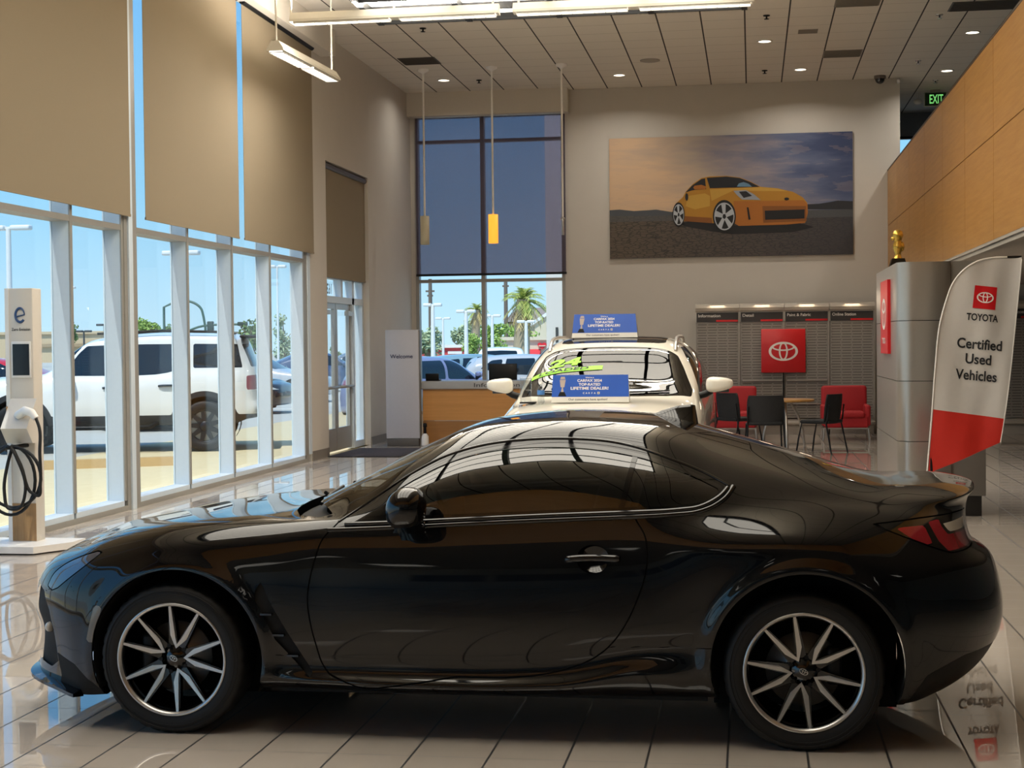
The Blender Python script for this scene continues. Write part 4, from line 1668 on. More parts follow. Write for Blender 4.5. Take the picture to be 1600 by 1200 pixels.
m.build('head', M_white, t)
m = MB()
m.cyl((3.02, 29.3, 6.0), (3.02, 29.3, CZ), .012)
m.build('stem', M_white, t)

# pendant lamps over the desk
M_pglass = mat('frosted_glass', 'cfc8ad', rough=.4, noise=.03)
M_plit = mat('lit_frosted_glass', (1.0, .66, .22), emit=.95)
M_cord = mat('white_cord', 'f2eee6', rough=.6)
for x, zt, zb, r, lit, l in ((-5.325, 3.74, 3.27, .075, False, 'unlit cylindrical glass pendant lamp, leftmost of the three'),
                             (-4.18, 3.74, 3.27, .08, True, 'lit warm yellow cylindrical glass pendant lamp'),
                             (-3.03, 3.66, 3.38, .03, False, 'slim pendant fitting without its glass, at the edge of the back window')):
    t = thing('pendant_lamp', l, 'lamp', (x, 25.2, zb), group='pendant lamps over the reception desk')
    m = MB()
    m.lathe([(.095, 0), (.09, -.03), (.03, -.06), (.012, -.08)], (x, 25.2, CZ), 'z', 20)
    m.build('canopy', M_white, t)
    m = MB()
    m.cyl((x, 25.2, CZ - .05), (x, 25.2, zt), .016, n=8)
    m.build('cord', M_cord, t)
    m = MB()
    if r > .05:
        m.lathe([(.012, zt + .005), (r, zt), (r, zb), (r - .008, zb), (r - .008, zt - .01)], (x, 25.2, 0), 'z', 28)
        m.build('lamp_shade', M_plit if lit else M_pglass, t)
        m = MB()
        m.lathe([(.03, zt - .012), (.03, zt - .06), (.001, zt - .06)], (x, 25.2, 0), 'z', 16)
        m.build('socket', M_white, t)
    else:
        m.lathe([(.012, zt + .02), (.03, zt), (.045, zt - .02), (.02, zt - .04), (.022, zb), (.001, zb)], (x, 25.2, 0), 'z', 18)
        m.build('socket', M_chrome, t)

# linear suspended lamps
def linear(p0, p1, label, hangs, wd=.16, up=105):
    p0, p1 = Vector(p0), Vector(p1)
    d = (p1 - p0).normalized()
    L = (p1 - p0).length
    s_ = Vector((-d.y, d.x, 0))
    t = thing('linear_lamp', label, 'lamp', (p0 + p1) / 2)
    R = Matrix((d, s_, (0, 0, 1))).transposed().to_4x4()
    R.translation = p0
    m = MB()
    m.M = R
    pr = [(-.08, 0), (-.075, .03), (-.035, .11), (.035, .11), (.075, .03), (.08, 0)]
    k = wd / .16
    pr = [(a * k, b) for a, b in pr]
    m.prism(pr, 0, L, 'yz')
    m.build('housing', mat('lamp_housing', 'c9c3b4', rough=.5, noise=.03), t)
    for a, b in ((.04, L * .48), (L * .53, L - .04)):
        m = MB()
        m.M = R
        m.box(a, b, -.062 * k, .062 * k, -.012, .002)
        m.build('lens', M_tube, t)
        m = MB()
        m.M = R
        q = int((b - a) / .12)
        for i in range(q + 1):
            x = a + (b - a) * i / q
            m.box(x - .003, x + .003, -.062 * k, .062 * k, -.022, -.012)
        m.box(a, b, -.066 * k, -.060 * k, -.022, 0)
        m.box(a, b, .060 * k, .066 * k, -.022, 0)
        m.build('louver', mat('lamp_louver', 'd9d6cc', rough=.3, metal=.5), t)
    mid = (p0 + p1) / 2
    lamp('linear_uplight', (mid.x, mid.y, mid.z + .14), (pi, 0, atan2(d.y, d.x)), L * .9, .10, up * L)
    lamp('linear_downlight', (mid.x, mid.y, mid.z - .04), (0, 0, atan2(d.y, d.x)), L * .9, .10, 12 * L)
    for q in hangs:
        p = p0 + d * q
        m = MB()
        m.cyl((p.x, p.y, p.z + .1), (p.x, p.y, CZ), .012, n=8)
        m.lathe([(.06, 0), (.055, -.03), (.012, -.04)], (p.x, p.y, CZ), 'z', 14)
        m.build('hanger_rod', mat('lamp_housing', 'c9c3b4'), t)


linear((-5.16, 17.2, 5.285), (-2.76, 17.2, 5.285), 'long white linear lamp across the top left, ending by the window shades', (.0, 1.2, 2.33))
linear((-2.60, 17.2, 5.285), (.05, 17.2, 5.285), 'long white linear lamp across the top centre, right of its twin', (.06, 1.3, 2.6))
linear((-5.3, 17.02, 4.95), (-5.3, 19.5, 5.02), 'short white linear lamp hanging in front of the shades', (.06, 2.42), .20, 14)
m = MB()
# ------------------------------------------------------------------ furniture and displays
M_redfab = mat('red_upholstery', 'a81820', rough=.7, noise=.12, nscale=90, bump=.03)
M_sign_red = mat('sign_red', 'c8171e', rough=.35, noise=.03)
M_wtext = mat('white_lettering', 'e9e6e0', rough=.5, noise=0)
M_btext = mat('black_lettering', '1c1d20', rough=.5, noise=0)
M_slat = mat('grey_slatwall', '8f8a84', rough=.55, noise=.06)
M_slatg = mat('slat_groove', '5f5a55', rough=.7, noise=.05)
M_silver = mat('silver_laminate', 'b3afa8', rough=.30, metal=.65, noise=.03)
M_greyl = mat('grey_laminate', '6e6a63', rough=.5, noise=.04)
M_desk = mat('grey_counter', 'a8a7a6', rough=.4, noise=.03)
M_chairb = mat('black_mesh_chair', '0c0d10', rough=.75, noise=.2, nscale=120)
M_bmetal = mat('black_metal', '101012', rough=.35, metal=.4)
M_table = wood_mat('table_maple', 'a8773c', 'bd8f50', 'x')
M_screen = mat('black_screen', '060608', rough=.15, noise=.1)

# welcome totem
t = thing('welcome_sign', 'tall pale grey freestanding welcome panel beside the glass doors', 'sign', (-5.53, 24.34, 0))
m = MB()
m.bbox((-5.53, 24.34, .99), (.545, .10, 1.74), .012)
m.build('panel', mat('lavender_grey_panel', 'b9b8bf', rough=.45, noise=.03), t)
m = MB()
m.box(-5.265, -5.245, 24.30, 24.40, .12, 1.85)
m.build('edge_strip', M_greyl, t)
m = MB()
m.bbox((-5.53, 24.36, .06), (.52, .14, .12), .008)
m.build('plinth', mat('dark_grey_plinth', '55514e', rough=.5), t)
m = MB()
m.text('Welcome', (-5.54, 24.284, 1.435), .062, bold=.012, width=.37)
m.build('lettering', mat('navy_lettering', '23264a', rough=.5, noise=0), t)

# small white bin and bottle between totem and desk
t = thing('spray_bottle', 'small white bottle with dark pump standing on the floor by the desk', 'bottle', (-5.17, 24.30, 0))
m = MB()
m.lathe([(.001, 0), (.055, .0), (.058, .02), (.058, .15), (.035, .19), (.02, .20)], (-5.17, 24.30, 0), 'z', 16)
m.build('body', M_white, t)
m = MB()
m.lathe([(.022, .20), (.022, .30), (.035, .31), (.03, .36), (.001, .37)], (-5.17, 24.30, 0), 'z', 12)
m.build('pump', M_blk, t)

# reception desk
t = thing('reception_desk', 'reception desk with maple front and grey counter below the back window', 'desk', (-4.2, 24.85, 0))
m = MB()
m.box(-5.24, -3.0, 24.48, 24.52, .40, .905)
m.build('front_panel', wood_mat('desk_maple', 'b98242', 'c98f4e', 'x'), t)
m = MB()
m.box(-5.24, -3.0, 24.475, 24.52, .0, .39)
m.build('lower_panel', wood_mat('desk_maple_dark', '8f6230', '9f6f3a', 'x'), t)
m = MB()
m.bbox((-4.12, 24.85, .965), (2.36, .86, .125), .012)
m.build('countertop', M_desk, t)
for x in (-5.22, -3.02):
    m = MB()
    m.box(x - .02, x + .02, 24.52, 25.2, 0, .905)
    m.build('side_panel', M_woodx, t)
m = MB()
m.text('Information', (-4.02, 24.4185, .965), .062, bold=.01, width=.74)
m.build('lettering', mat('grey_lettering', '4a4a4c', rough=.5, noise=0), t)
t = thing('monitor', 'black monitor seen from behind on the reception desk', 'monitor', (-3.98, 24.8, 1.03))
m = MB()
m.bbox((-3.98, 24.8, 1.165), (.46, .035, .265), .01)
m.build('housing', M_blk, t)
m = MB()
m.bbox((-3.98, 24.83, 1.08), (.06, .04, .12), .006)
m.bbox((-3.98, 24.84, 1.036), (.22, .16, .014), .004)
m.build('stand', M_blk, t)
m = MB()
m.box(-4.2, -3.76, 24.8180, 24.8195, 1.045, 1.29)
m.build('screen', M_screen, t)
t = thing('laptop', 'low black laptop at the left end of the reception desk', 'laptop', (-5.12, 24.75, 1.03))
m = MB()
m.bbox((-5.13, 24.72, 1.09), (.22, .02, .12), .006, M=Matrix.Rotation(.2, 4, 'X'))
m.build('lid', M_blk, t)
m = MB()
m.bbox((-5.13, 24.84, 1.04), (.22, .20, .022), .005)
m.build('base', M_blk, t)

# ---- information display wall
def bay(x0, x1, txt, label, shelf_z, grp, z0=.28):
    t = thing('slatwall_display', label, 'display', ((x0 + x1) / 2, 27.45, 0), group=grp)
    m = MB()
    m.box(x0 + .008, x1 - .026, 27.40, 27.50, z0, 1.955)
    m.mi = 1
    q = int((1.93 - z0) / .047)
    for k in range(q):
        z = z0 + .03 + k * .047
        for r in range(4):
            xa = x0 + .03 + (x1 - x0 - .06) * (r + (.0 if k % 2 else .08)) / 4
            m.box(xa, xa + (x1 - x0) * .2, 27.3985, 27.401, z, z + .014)
    m.build('slatwall', [M_slat, M_slatg], t)
    m = MB()
    m.prism([(27.36, 2.135), (27.50, 2.135), (27.50, 2.275), (27.38, 2.275), (27.33, 2.255), (27.31, 2.205), (27.33, 2.155)], x0 + .004, x1 - .004, 'yz')
    m.build('valance', mat('pale_valance', 'b5ada0', rough=.45, noise=.03), t)
    m = MB()
    m.box(x0 + .02, x1 - .02, 27.385, 27.40, 1.958, 2.125)
    m.build('header_band', mat('charcoal_band', '2a2727', rough=.45, noise=.05), t)
    m = MB()
    m.box(x0 + (x1 - x0) * .47, x1 - .03, 27.383, 27.386, 1.966, 1.998)
    m.build('red_stripe', M_sign_red, t)
    m = MB()
    vs, fs, w_, h_ = text_geo(txt, .012)
    wd = min(.40, .058 * w_ / .7)
    m.text(txt, (x0 + .05 + wd / 2, 27.383, 2.072), .05, bold=.012, width=wd)
    m.build('lettering', M_wtext, t)
    for z in shelf_z:
        m = MB()
        m.box(x0 + .04, x1 - .05, 27.33, 27.40, z, z + .022)
        m.build('shelf', M_silver, t)
    m = MB()
    m.box(x0 + .004, x1 - .026, 27.33, 27.5, .0, .26)
    m.bbox(((x0 + x1) / 2, 27.32, .2), (x1 - x0 - .006, .16, .06), .02)
    m.build('base', mat('pale_base', 'a39c93', rough=.5), t)
    m = MB()
    m.box(x1 - .024, x1 - .002, 27.37, 27.50, z0, 2.27)
    m.build('post', M_silver, t)
    return t


gd = 'slatwall display panels on the back wall'
for k, (tx, sz) in enumerate((('Information', ()), ('Detail', (.925, .52)), ('Paint & Fabric', (.925, .52)), ('Online Station', ()))):
    x0 = -.975 + k * .766
    bay(x0, x0 + .766, tx, 'grey slatwall display panel with the header %s' % tx, sz, gd)
bay(4.15, 4.92, 'Online Access', 'grey slatwall display panel at the right edge behind the flag', (), 'slatwall display panel by the right edge')
bay(4.93, 5.70, 'Parts', 'grey slatwall display panel outside the right edge', (), 'slatwall display panel outside the frame')
# small warm area light in front of each valance, no fitting built
for k in range(4):
    x = -.975 + (k + .5) * .766
    ld = bpy.data.lights.new('display_spot', 'AREA')
    ld.size = .25
    ld.energy = 1.6
    ld.color = (1, .78, .55)
    lo = bpy.data.objects.new('display_spot', ld)
    C.objects.link(lo)
    lo.location = (x, 27.25, 2.30)
    lo.rotation_euler = (radians(-35), 0, 0)

t = thing('emblem_sign', 'square red sign with white oval emblem on the display wall', 'sign', (.535, 27.36, 1.45))
m = MB()
m.bbox((.535, 27.312, 1.45), (.755, .03, .755), .008)
m.build('panel', M_sign_red, t)
m = MB()
m.emblem((.535, 27.2955, 1.44), .50)
m.build('emblem', M_wtext, t)
m = MB()
m.cyl((.535, 27.312, .25), (.535, 27.312, 1.08), .012, n=8)
m.build('post', M_blk, t)


# ---- red armchairs
def armchair(x, y, label, rz=0):
    t = thing('armchair', label, 'armchair', (x, y, 0), rz, 'red upholstered armchairs')
    L = lambda mb, nm, mm, **k: mb.build(nm, mm, t, world=False, **k)
    L(MB().bbox((0, .0, .30), (.70, .72, .20), .04, 3), 'seat_base', M_redfab)
    L(MB().bbox((0, -.10, .415), (.58, .62, .10), .035, 3), 'seat_cushion', M_redfab)
    L(MB().bbox((0, .33, .60), (.74, .16, .54), .05, 3, M=Matrix.Rotation(radians(-8), 4, 'X')), 'backrest', M_redfab)
    for s in (-1, 1):
        L(MB().bbox((s * .345, .02, .40), (.085, .70, .34), .035, 3), 'armrest', M_redfab)
    m = MB()
    m.box(-.37, .37, -.345, -.325, .185, .205)
    m.box(-.37, .37, .325, .345, .185, .205)
    m.box(-.37, -.35, -.33, .33, .185, .205)
    m.box(.35, .37, -.33, .33, .185, .205)
    L(m, 'frame', M_silver)
    for sx in (-1, 1):
        for sy in (-1, 1):
            m = MB()
            m.cyl((sx * .35, sy * .33, .19), (sx * .37, sy * .35, 0), .018, .012, n=10)
            L(m, 'leg', M_silver)
    return t


armchair(1.50, 25.95, 'red armchair right of the round table, on silver legs')
armchair(-.30, 25.95, 'red armchair left of the round table, partly behind black chairs')
armchair(4.75, 25.9, 'red armchair cut off by the right edge of the photo')

# ---- round table
t = thing('round_table', 'round maple table among the black chairs', 'table', (.48, 23.9, 0))
m = MB()
m.lathe([(.001, .735), (.44, .735), (.45, .725), (.45, .71), (.44, .70), (.001, .70)], (.48, 23.9, 0), 'z', 40)
m.build('tabletop', M_table, t)
for k in range(3):
    a = 2 * pi * k / 3 + .6
    m = MB()
    m.tube([(.48 + cos(a) * r, 23.9 + sin(a) * r, z) for r, z in ((.02, .70), (.12, .67), (.24, .5), (.33, .25), (.37, 0))], .02, 8)
    m.build('leg', M_silver, t)
t = thing('brochure', 'white sheet lying on the left edge of the round table', 'paper', (.2, 23.9, .736))
m = MB()
m.box(.08, .36, 23.78, 23.98, .7355, .739)
m.build('sheet', M_white, t)


# ---- black mesh-back chairs
def chair(x, y, rz, label):
    t = thing('side_chair', label, 'chair', (x, y, 0), rz, 'black chairs around the round table')
    L = lambda mb, nm, mm: mb.build(nm, mm, t, world=False)
    L(MB().bbox((0, .0, .455), (.47, .46, .05), .022, 3), 'seat', M_chairb)
    m = MB()

    def bk(a, b):
        x = (a - .5) * .50 * (1 - .08 * abs(2 * b - 1) ** 3)
        return (x, -.225 - .05 * b + .06 * (2 * (a - .5)) ** 2, .44 + .40 * b)
    m.grid(bk, 12, 8)
    m.grid(lambda a, b: tuple(p + q for p, q in zip(bk(1 - a, b), (0, .02, 0))), 12, 8)
    e = [bk(i / 12, 0) for i in range(13)] + [bk(1, j / 8) for j in range(9)] + [bk(1 - i / 12, 1) for i in range(13)] + [bk(0, 1 - j / 8) for j in range(9)]
    m.tube([(a, b + .01, c) for a, b, c in e], .013, 6, closed=True)
    L(m, 'backrest', M_chairb)
    for s in (-1, 1):
        m = MB()
        m.tube([(s * .245, -.235, .70), (s * .25, -.21, .50), (s * .25, -.19, .44), (s * .26, -.24, .2), (s * .27, -.28, 0)], .012, 8)
        L(m, 'leg', M_bmetal)
        m = MB()
        m.tube([(s * .25, -.19, .44), (s * .245, .19, .44), (s * .255, .24, .2), (s * .265, .27, 0)], .012, 8)
        L(m, 'leg', M_bmetal)
    return t


chair(.17, 22.35, radians(4), 'black chair nearest the camera, its back turned to the camera')
chair(.98, 22.75, radians(62), 'black chair right of the table, turned toward the round table')
chair(-.22, 23.55, radians(-50), 'black chair left of the table, in front of the left red armchair')

# ---- silver display tower with red emblem panel
t = thing('display_tower', 'tall silver display tower with a red emblem panel on its side', 'display', (1.7, 15.6, 0))
m = MB()
X0, X1, Yf, Yb, H = 1.31, 1.775, 14.5, 16.92, 2.315
arc = [(X0 + .13 - .13 * sin(q), Yf + .13 - .13 * cos(q)) for q in [pi / 2 * i / 10 for i in range(11)]]
pl = [(X1, Yf)] + arc + [(X0, Yb), (X1, Yb)]
zs = [.0, .68, 1.23, 1.78, H]
for a, b in zip(zs[:-1], zs[1:]):
    m.prism(pl, a + .003, b - .003, 'xy', smooth=True)
m.build('cladding', M_silver, t)
m = MB()
m.prism([(X0 + .02, Yf + .1), (X0 + .02, Yb - .01), (X1 - .01, Yb - .01), (X1 - .01, Yf + .02), (X0 + .13, Yf + .02)], .0, H - .01, 'xy')
m.build('core', M_blk, t)
m = MB()
m.box(X1, 2.085, Yf + .03, Yb, .185, H - .002)
m.build('side_panel', M_greyl, t)
m = MB()
m.box(X1, 2.05, Yf + .05, Yb, 0, .185)
m.build('plinth', mat('black_plinth', '1d1b19', rough=.4), t)
m = MB()
m.box(X0 - .03, X0, 15.23, 16.03, 1.475, 2.185)
m.build('emblem_panel', M_sign_red, t)
m = MB()
m.emblem((X0 - .0315, 15.63, 1.86), .46, right=(0, -1, 0), up=(0, 0, 1))
m.text('TOYOTA', (X0 - .0315, 15.63, 1.60), .055, right=(0, -1, 0), bold=.015, width=.36)
m.build('emblem', M_wtext, t)

# statuette on the tower
t = thing('trophy', 'gold statuette trophy on a black base atop the silver tower', 'trophy', (1.42, 15.9, H))
gold = mat('gold', 'c9a24a', rough=.25, metal=.9, noise=.1)
m = MB()
m.prism([(1.35, H), (1.53, H), (1.50, H + .10), (1.38, H + .10)], 15.82, 15.98, 'xz')
m.build('base', mat('black_stone', '15130f', rough=.2), t)
m = MB()
m.lathe([(.045, .10), (.035, .12), (.03, .15), (.045, .19), (.05, .23), (.035, .27), (.04, .29), (.055, .33), (.045, .37), (.02, .385), (.001, .39)], (1.44, 15.9, H), 'z', 16)
m.sph((1.40, 15.9, H + .30), (.03, .03, .02))
m.sph((1.48, 15.9, H + .22), (.025, .03, .05))
m.build('figure', gold, t)

# ---- feather flag
FY = 13.9
FL = [(1.545, 1.0), (1.57, 1.35), (1.62, 1.77), (1.665, 1.93), (1.73, 2.10), (1.82, 2.21), (1.94, 2.28), (2.06, 2.305), (2.18, 2.31), (2.30, 2.30)]
t = thing('feather_flag', 'white and red feather flag with lettering, standing behind the coupe', 'flag', (1.53, FY, 0))
left = curve([(1.50, .435), (1.53, .80)] + FL[0:9], 6)
right = curve([(2.12, .71), (2.15, .91), (2.20, 1.30), (2.255, 1.80), (2.285, 2.10), (2.30, 2.29)], 6)


def side_at(cv, z):
    zz = [p[1] for p in cv]
    xx = [p[0] for p in cv]
    return float(np.interp(z, zz, xx))


def flag_y(x, z):
    a = (x - 1.5) / .8
    return FY + .014 * sin(9 * a + 3 * z) + .008 * sin(21 * a - 5 * z) * a + .02 * a * a


def flag_piece(zlo, zhi, nu, nv):
    """zlo / zhi: functions of a in 0..1 giving the lower and upper edge"""
    def f(a, b):
        z = zlo(a) + (zhi(a) - zlo(a)) * b
        x0, x1 = side_at(left, min(z, 2.309)), side_at(right, min(max(z, .71), 2.29))
        x = x0 + (x1 - x0) * a
        return (x, flag_y(x, z), z)
    m = MB()
    m.grid(f, nu, nv)
    return m


M_flagw = mat('flag_white_polyester', 'c6c2bd', rough=.6, noise=.03)
M_flagr = mat('flag_red_polyester', 'c3200f', rough=.6, noise=.04)
split = lambda a: 1.0 - .085 * a
flag_piece(split, lambda a: 2.305 - .0 * a, 40, 60).build('white_field', M_flagw, t)
flag_piece(lambda a: .435 + .275 * a, split, 40, 24).build('red_field', M_flagr, t)
m = MB()
m.tube([(x, flag_y(x, z) - .003, z) for x, z in left], .008, 6)
m.tube([(x, flag_y(x, z) - .003, z) for x, z in right], .005, 6)
m.build('piping', mat('flag_white_binding', 'dedad4', rough=.6, noise=0), t)
m = MB()
m.tube([(1.535, FY + .012, .02), (1.538, FY + .012, .45)] + [(x + .012, FY + .03, z) for x, z in left[4:]] + [(2.30, FY + .03, 2.31)], .011, 8)
m.build('pole', M_bmetal, t)
m = MB()
for k in range(4):
    a = pi / 4 + pi / 2 * k
    m.tube([(1.535, FY + .012, .05), (1.535 + .32 * cos(a), FY + .012 + .32 * sin(a), .012)], .012, 6)
m.build('base', M_bmetal, t)


def flag_print(mb_fn, name, mm):
    """bend flat lettering so that it lies on the cloth"""
    m = MB()
    mb_fn(m)
    for i, (x, y, z) in enumerate(m.v):
        m.v[i] = (x, flag_y(x, z) - .004 + (y - FY), z)
    m.build(name, mm, t)


tl_ = atan2(-.10, 1)
FR_ = (cos(tl_), 0, sin(tl_))
FU = (.06, 0, 1)
flag_print(lambda m: [m.grid(lambda a, b: (1.895 + (a - .5) * .188 + (b - .5) * .020 + .095, FY, 1.962 + (b - .5) * .195 - (a - .5) * .022), 10, 10, False)], 'red_square', M_sign_red)
flag_print(lambda m: m.emblem((1.992, FY - .002, 1.962), .142, FR_, FU), 'emblem', M_wtext)
flag_print(lambda m: m.text('TOYOTA', (1.968, FY - .001, 1.79), .058, FR_, FU, bold=.028, width=.265), 'brand_lettering', M_btext)
flag_print(lambda m: [m.text('Certified', (1.945, FY - .001, 1.560), .085, FR_, FU, bold=.022, width=.375),
                      m.text('Used', (1.935, FY - .001, 1.43), .085, FR_, FU, bold=.022, width=.215),
                      m.text('Vehicles', (1.915, FY - .001, 1.29), .085, FR_, FU, bold=.022, width=.345)], 'lettering', M_btext)

# ---- mural print
PX0, PX1, PZ0, PZ1, PY = -2.49, 1.752, 3.12, 5.25, BY - .045
t = thing('mural', 'wide canvas print of an orange sports car on a desert plain', 'picture', ((PX0 + PX1) / 2, BY, PZ0))
m = MB()
m.box(PX0, PX1, PY, BY - .002, PZ0, PZ1)
m.build('canvas', mat('canvas_edge', '3b3632', rough=.7), t)


def P_(cx, cy):
    a = (cx - 88) / 1440
    y0 = 100 - 42 * a
    y1 = 813 - 28 * a
    return PX0 + (PX1 - PX0) * a, PZ1 - (PZ1 - PZ0) * (cy - y0) / (y1 - y0)


n = NT('printed_dusk_sky', Roughness=.65)
ax = n.math('DIVIDE', n.math('SUBTRACT', n.x, PX0), PX1 - PX0)
az = n.math('DIVIDE', n.math('SUBTRACT', n.z, PZ0), PZ1 - PZ0)
cl1 = n.noise(1.5, 5, stretch=(.6, 1, 2.6))
cl2 = n.noise(4.0, 5, stretch=(.5, 1, 3))
f = n.math('ADD', ax, n.math('MULTIPLY', n.math('SUBTRACT', cl1, .5), .7))
f = n.math('ADD', f, n.math('MULTIPLY', n.math('SUBTRACT', az, .7), .35))
c = n.ramp(f, [(.08, lin('c9a988')), (.38, lin('a69687')), (.62, lin('7d7884')), (.80, lin('545d78')), (1.0, lin('323e60'))])
c2 = n.mix(n.math('MULTIPLY', n.math('GREATER_THAN', cl2, .56), .16), c, lin('a89488'))
n.color(c2)
M_sky = n.m
n = NT('printed_cracked_ground', Roughness=.65)
az = n.math('DIVIDE', n.math('SUBTRACT', n.z, PZ0), .9)
ax = n.math('DIVIDE', n.math('SUBTRACT', n.x, PX0), PX1 - PX0)
v = n.t.nodes.new('ShaderNodeTexVoronoi')
v.feature = 'DISTANCE_TO_EDGE'
v.inputs['Scale'].default_value = 11
mp = n.t.nodes.new('ShaderNodeMapping')
mp.inputs['Scale'].default_value = (.8, 1, 2.6)
n.t.links.new(n.pos, mp.inputs[0])
n.t.links.new(mp.outputs[0], v.inputs['Vector'])
c = n.ramp(v.outputs['Distance'], [(.0, lin('2a251f')), (.12, lin('5a4e41'))])
c = n.mix(n.math('MULTIPLY', ax, .85), c, lin('2c2d34'))
c = n.mix(n.math('MULTIPLY', n.math('GREATER_THAN', az, .72), .6), c, lin('4c5052'))
n.color(c)
M_gnd = n.m
mo = {}
for k, cc in dict(hill='45494e', hilld='202126', amber='a8761f', amberd='7d4a15', ambers='a0601c', amberl='b98f38', glassd='14161c', glassl='5f7f95', tyre='0c0c0d', rimc='a9adb2', lampc='8d9298', shadow='121113').items():
    mo[k] = mat('print_' + k, cc, rough=.65, noise=.03)
keys = list(mo)
m = MB()
lay = [0]


def poly(key, pts):
    lay[0] += 1
    m.mi = 2 + keys.index(key)
    q = [P_(*p) for p in pts]
    m.add([(x, PY - .0008 - .0005 * lay[0], z) for x, z in q], [tuple(range(len(q)))[::-1]], False)


def ell(key, cx, cy, rx, ry, k=28):
    poly(key, [(cx + rx * cos(2 * pi * i / k), cy + ry * sin(2 * pi * i / k)) for i in range(k)])


m.mi = 0
m.add([(x, PY - .0006, z) for x, z in (P_(88, 540), P_(1528, 520), P_(1528, 58), P_(88, 100))], [(0, 1, 2, 3)], False)
m.mi = 1
m.add([(x, PY - .0006, z) for x, z in (P_(88, 813), P_(1528, 785), P_(1528, 520), P_(88, 540))], [(0, 1, 2, 3)], False)
poly('hill', [(88, 560), (88, 525), (150, 521), (235, 530), (300, 526), (370, 521), (440, 532), (480, 538), (480, 556)])
poly('hilld', [(1260, 520), (1262, 490), (1330, 487), (1400, 476), (1440, 468), (1528, 472), (1528, 520)])
poly('shadow', [(500, 605), (560, 592), (720, 600), (860, 618), (1240, 606), (1300, 625), (1180, 655), (820, 668), (700, 650), (560, 625)])
ell('tyre', 1160, 608, 66, 28)
poly('amber', [(470, 560), (474, 510), (492, 480), (530, 446), (548, 412), (590, 368), (640, 334), (690, 324), (790, 321), (870, 331), (930, 354), (990, 386), (1090, 395), (1180, 416), (1236, 448), (1262, 480), (1266, 540), (1250, 600), (1140, 610), (860, 618), (836, 604), (700, 602), (540, 590), (500, 600)])
poly('amberd', [(540, 560), (700, 570), (704, 602), (540, 590)])
poly('amberl', [(560, 440), (660, 425), (690, 440), (690, 500), (600, 520), (545, 500)])
poly('ambers', [(830, 470), (1000, 470), (1240, 466), (1264, 490), (1266, 540), (1250, 600), (1140, 610), (860, 618), (836, 604)])
poly('amberl', [(690, 400), (990, 388), (1090, 397), (1150, 412), (1000, 412), (830, 408), (760, 440), (700, 470)])
poly('amberd', [(1000, 500), (1255, 500), (1258, 590), (1005, 600)])
poly('glassd', [(545, 420), (585, 378), (640, 340), (662, 336), (668, 400), (600, 404), (580, 408)])
poly('ambers', [(592, 392), (598, 380), (640, 374), (668, 384), (664, 400), (600, 402)])
poly('glassd', [(672, 332), (790, 325), (868, 334), (928, 357), (984, 386), (690, 394)])
poly('glassl', [(850, 385), (862, 366), (890, 358), (920, 368), (940, 386)])
poly('lampc', [(830, 410), (905, 406), (950, 430), (990, 464), (880, 462), (850, 435)])
poly('glassd', [(862, 415), (905, 412), (940, 440), (890, 452)])
poly('tyre', [(1014, 528), (1248, 520), (1246, 574), (1016, 582)])
poly('tyre', [(908, 508), (918, 508), (930, 580), (918, 582)])
ell('glassd', 552, 446, 9, 22)
ell('tyre', 1143, 458, 14, 8)
for cx, cy, rx, ry in ((775, 562, 68, 98), (503, 552, 36, 74)):
    ell('tyre', cx, cy, rx, ry)
    ell('rimc', cx, cy, rx * .88, ry * .84)
    ell('tyre', cx, cy, rx * .80, ry * .76)
    for i in range(5):
        a = 2 * pi * i / 5 - .4
        da = .24
        poly('rimc', [(cx + rx * .18 * cos(a - .7), cy + ry * .18 * sin(a - .7)), (cx + rx * .82 * cos(a - da), cy + ry * .78 * sin(a - da)), (cx + rx * .82 * cos(a + da), cy + ry * .78 * sin(a + da)), (cx + rx * .18 * cos(a + .7), cy + ry * .18 * sin(a + .7))])
m.build('print', [M_sky, M_gnd] + [mo[k] for k in keys], t)

# ---- charging pedestal
CXp, CYp = -5.78, 11.75
t = thing('charging_station', 'white electric car charging pedestal with coiled black cable, by the windows', 'charger', (CXp, CYp, 0))
M_chw = mat('charger_white', 'cfc9bf', rough=.4, noise=.02)
M_chs = mat('charger_side', 'e4e3e0', rough=.4, noise=.02)
M_oak = wood_mat('oak_panel', '8d6a40', 'a9855a', 'zx')
m = MB()
m.bbox((CXp, CYp, 1.075), (.23, .16, 2.03), .008)
m.build('column', M_chw, t)
m = MB()
m.prism([(CXp - .35, CYp - .42), (CXp + .25, CYp - .42), (CXp + .42, CYp - .10), (CXp + .42, CYp + .16), (CXp - .35, CYp + .16)], .012, .065, 'xy')
m.build('base_plate', M_white, t)
m = MB()
m.box(CXp - .085, CXp + .116, CYp - .084, CYp - .079, .07, .37)
m.build('lower_panel', M_oak, t)
m = MB()
m.box(CXp - .118, CXp - .085, CYp - .086, CYp + .08, .06, 2.09)
m.build('edge_panel', M_chs, t)
m = MB()
m.bbox((CXp + .015, CYp - .083, 1.52), (.165, .014, .29), .004)
m.build('screen_bezel', M_chs, t)
m = MB()
m.box(CXp - .055, CXp + .085, CYp - .0925, CYp - .089, 1.395, 1.645)
m.build('screen', M_screen, t)
m = MB()
zc = 1.875
ea = [radians(-20 + 320 * i / 30) + radians(20) for i in range(31)]
m.tube([(CXp + .01 + .038 * cos(q), CYp - .083, zc + .055 * sin(q)) for q in ea], [.004 + .0065 * min(1, i / 10) for i in range(31)], 6)
m.tube([(CXp - .018, CYp - .083, zc - .012), (CXp + .048, CYp - .083, zc + .004)], .0055, 6)
m.build('emblem', mat('blue_emblem', '2b4a78', rough=.4), t)
m = MB()
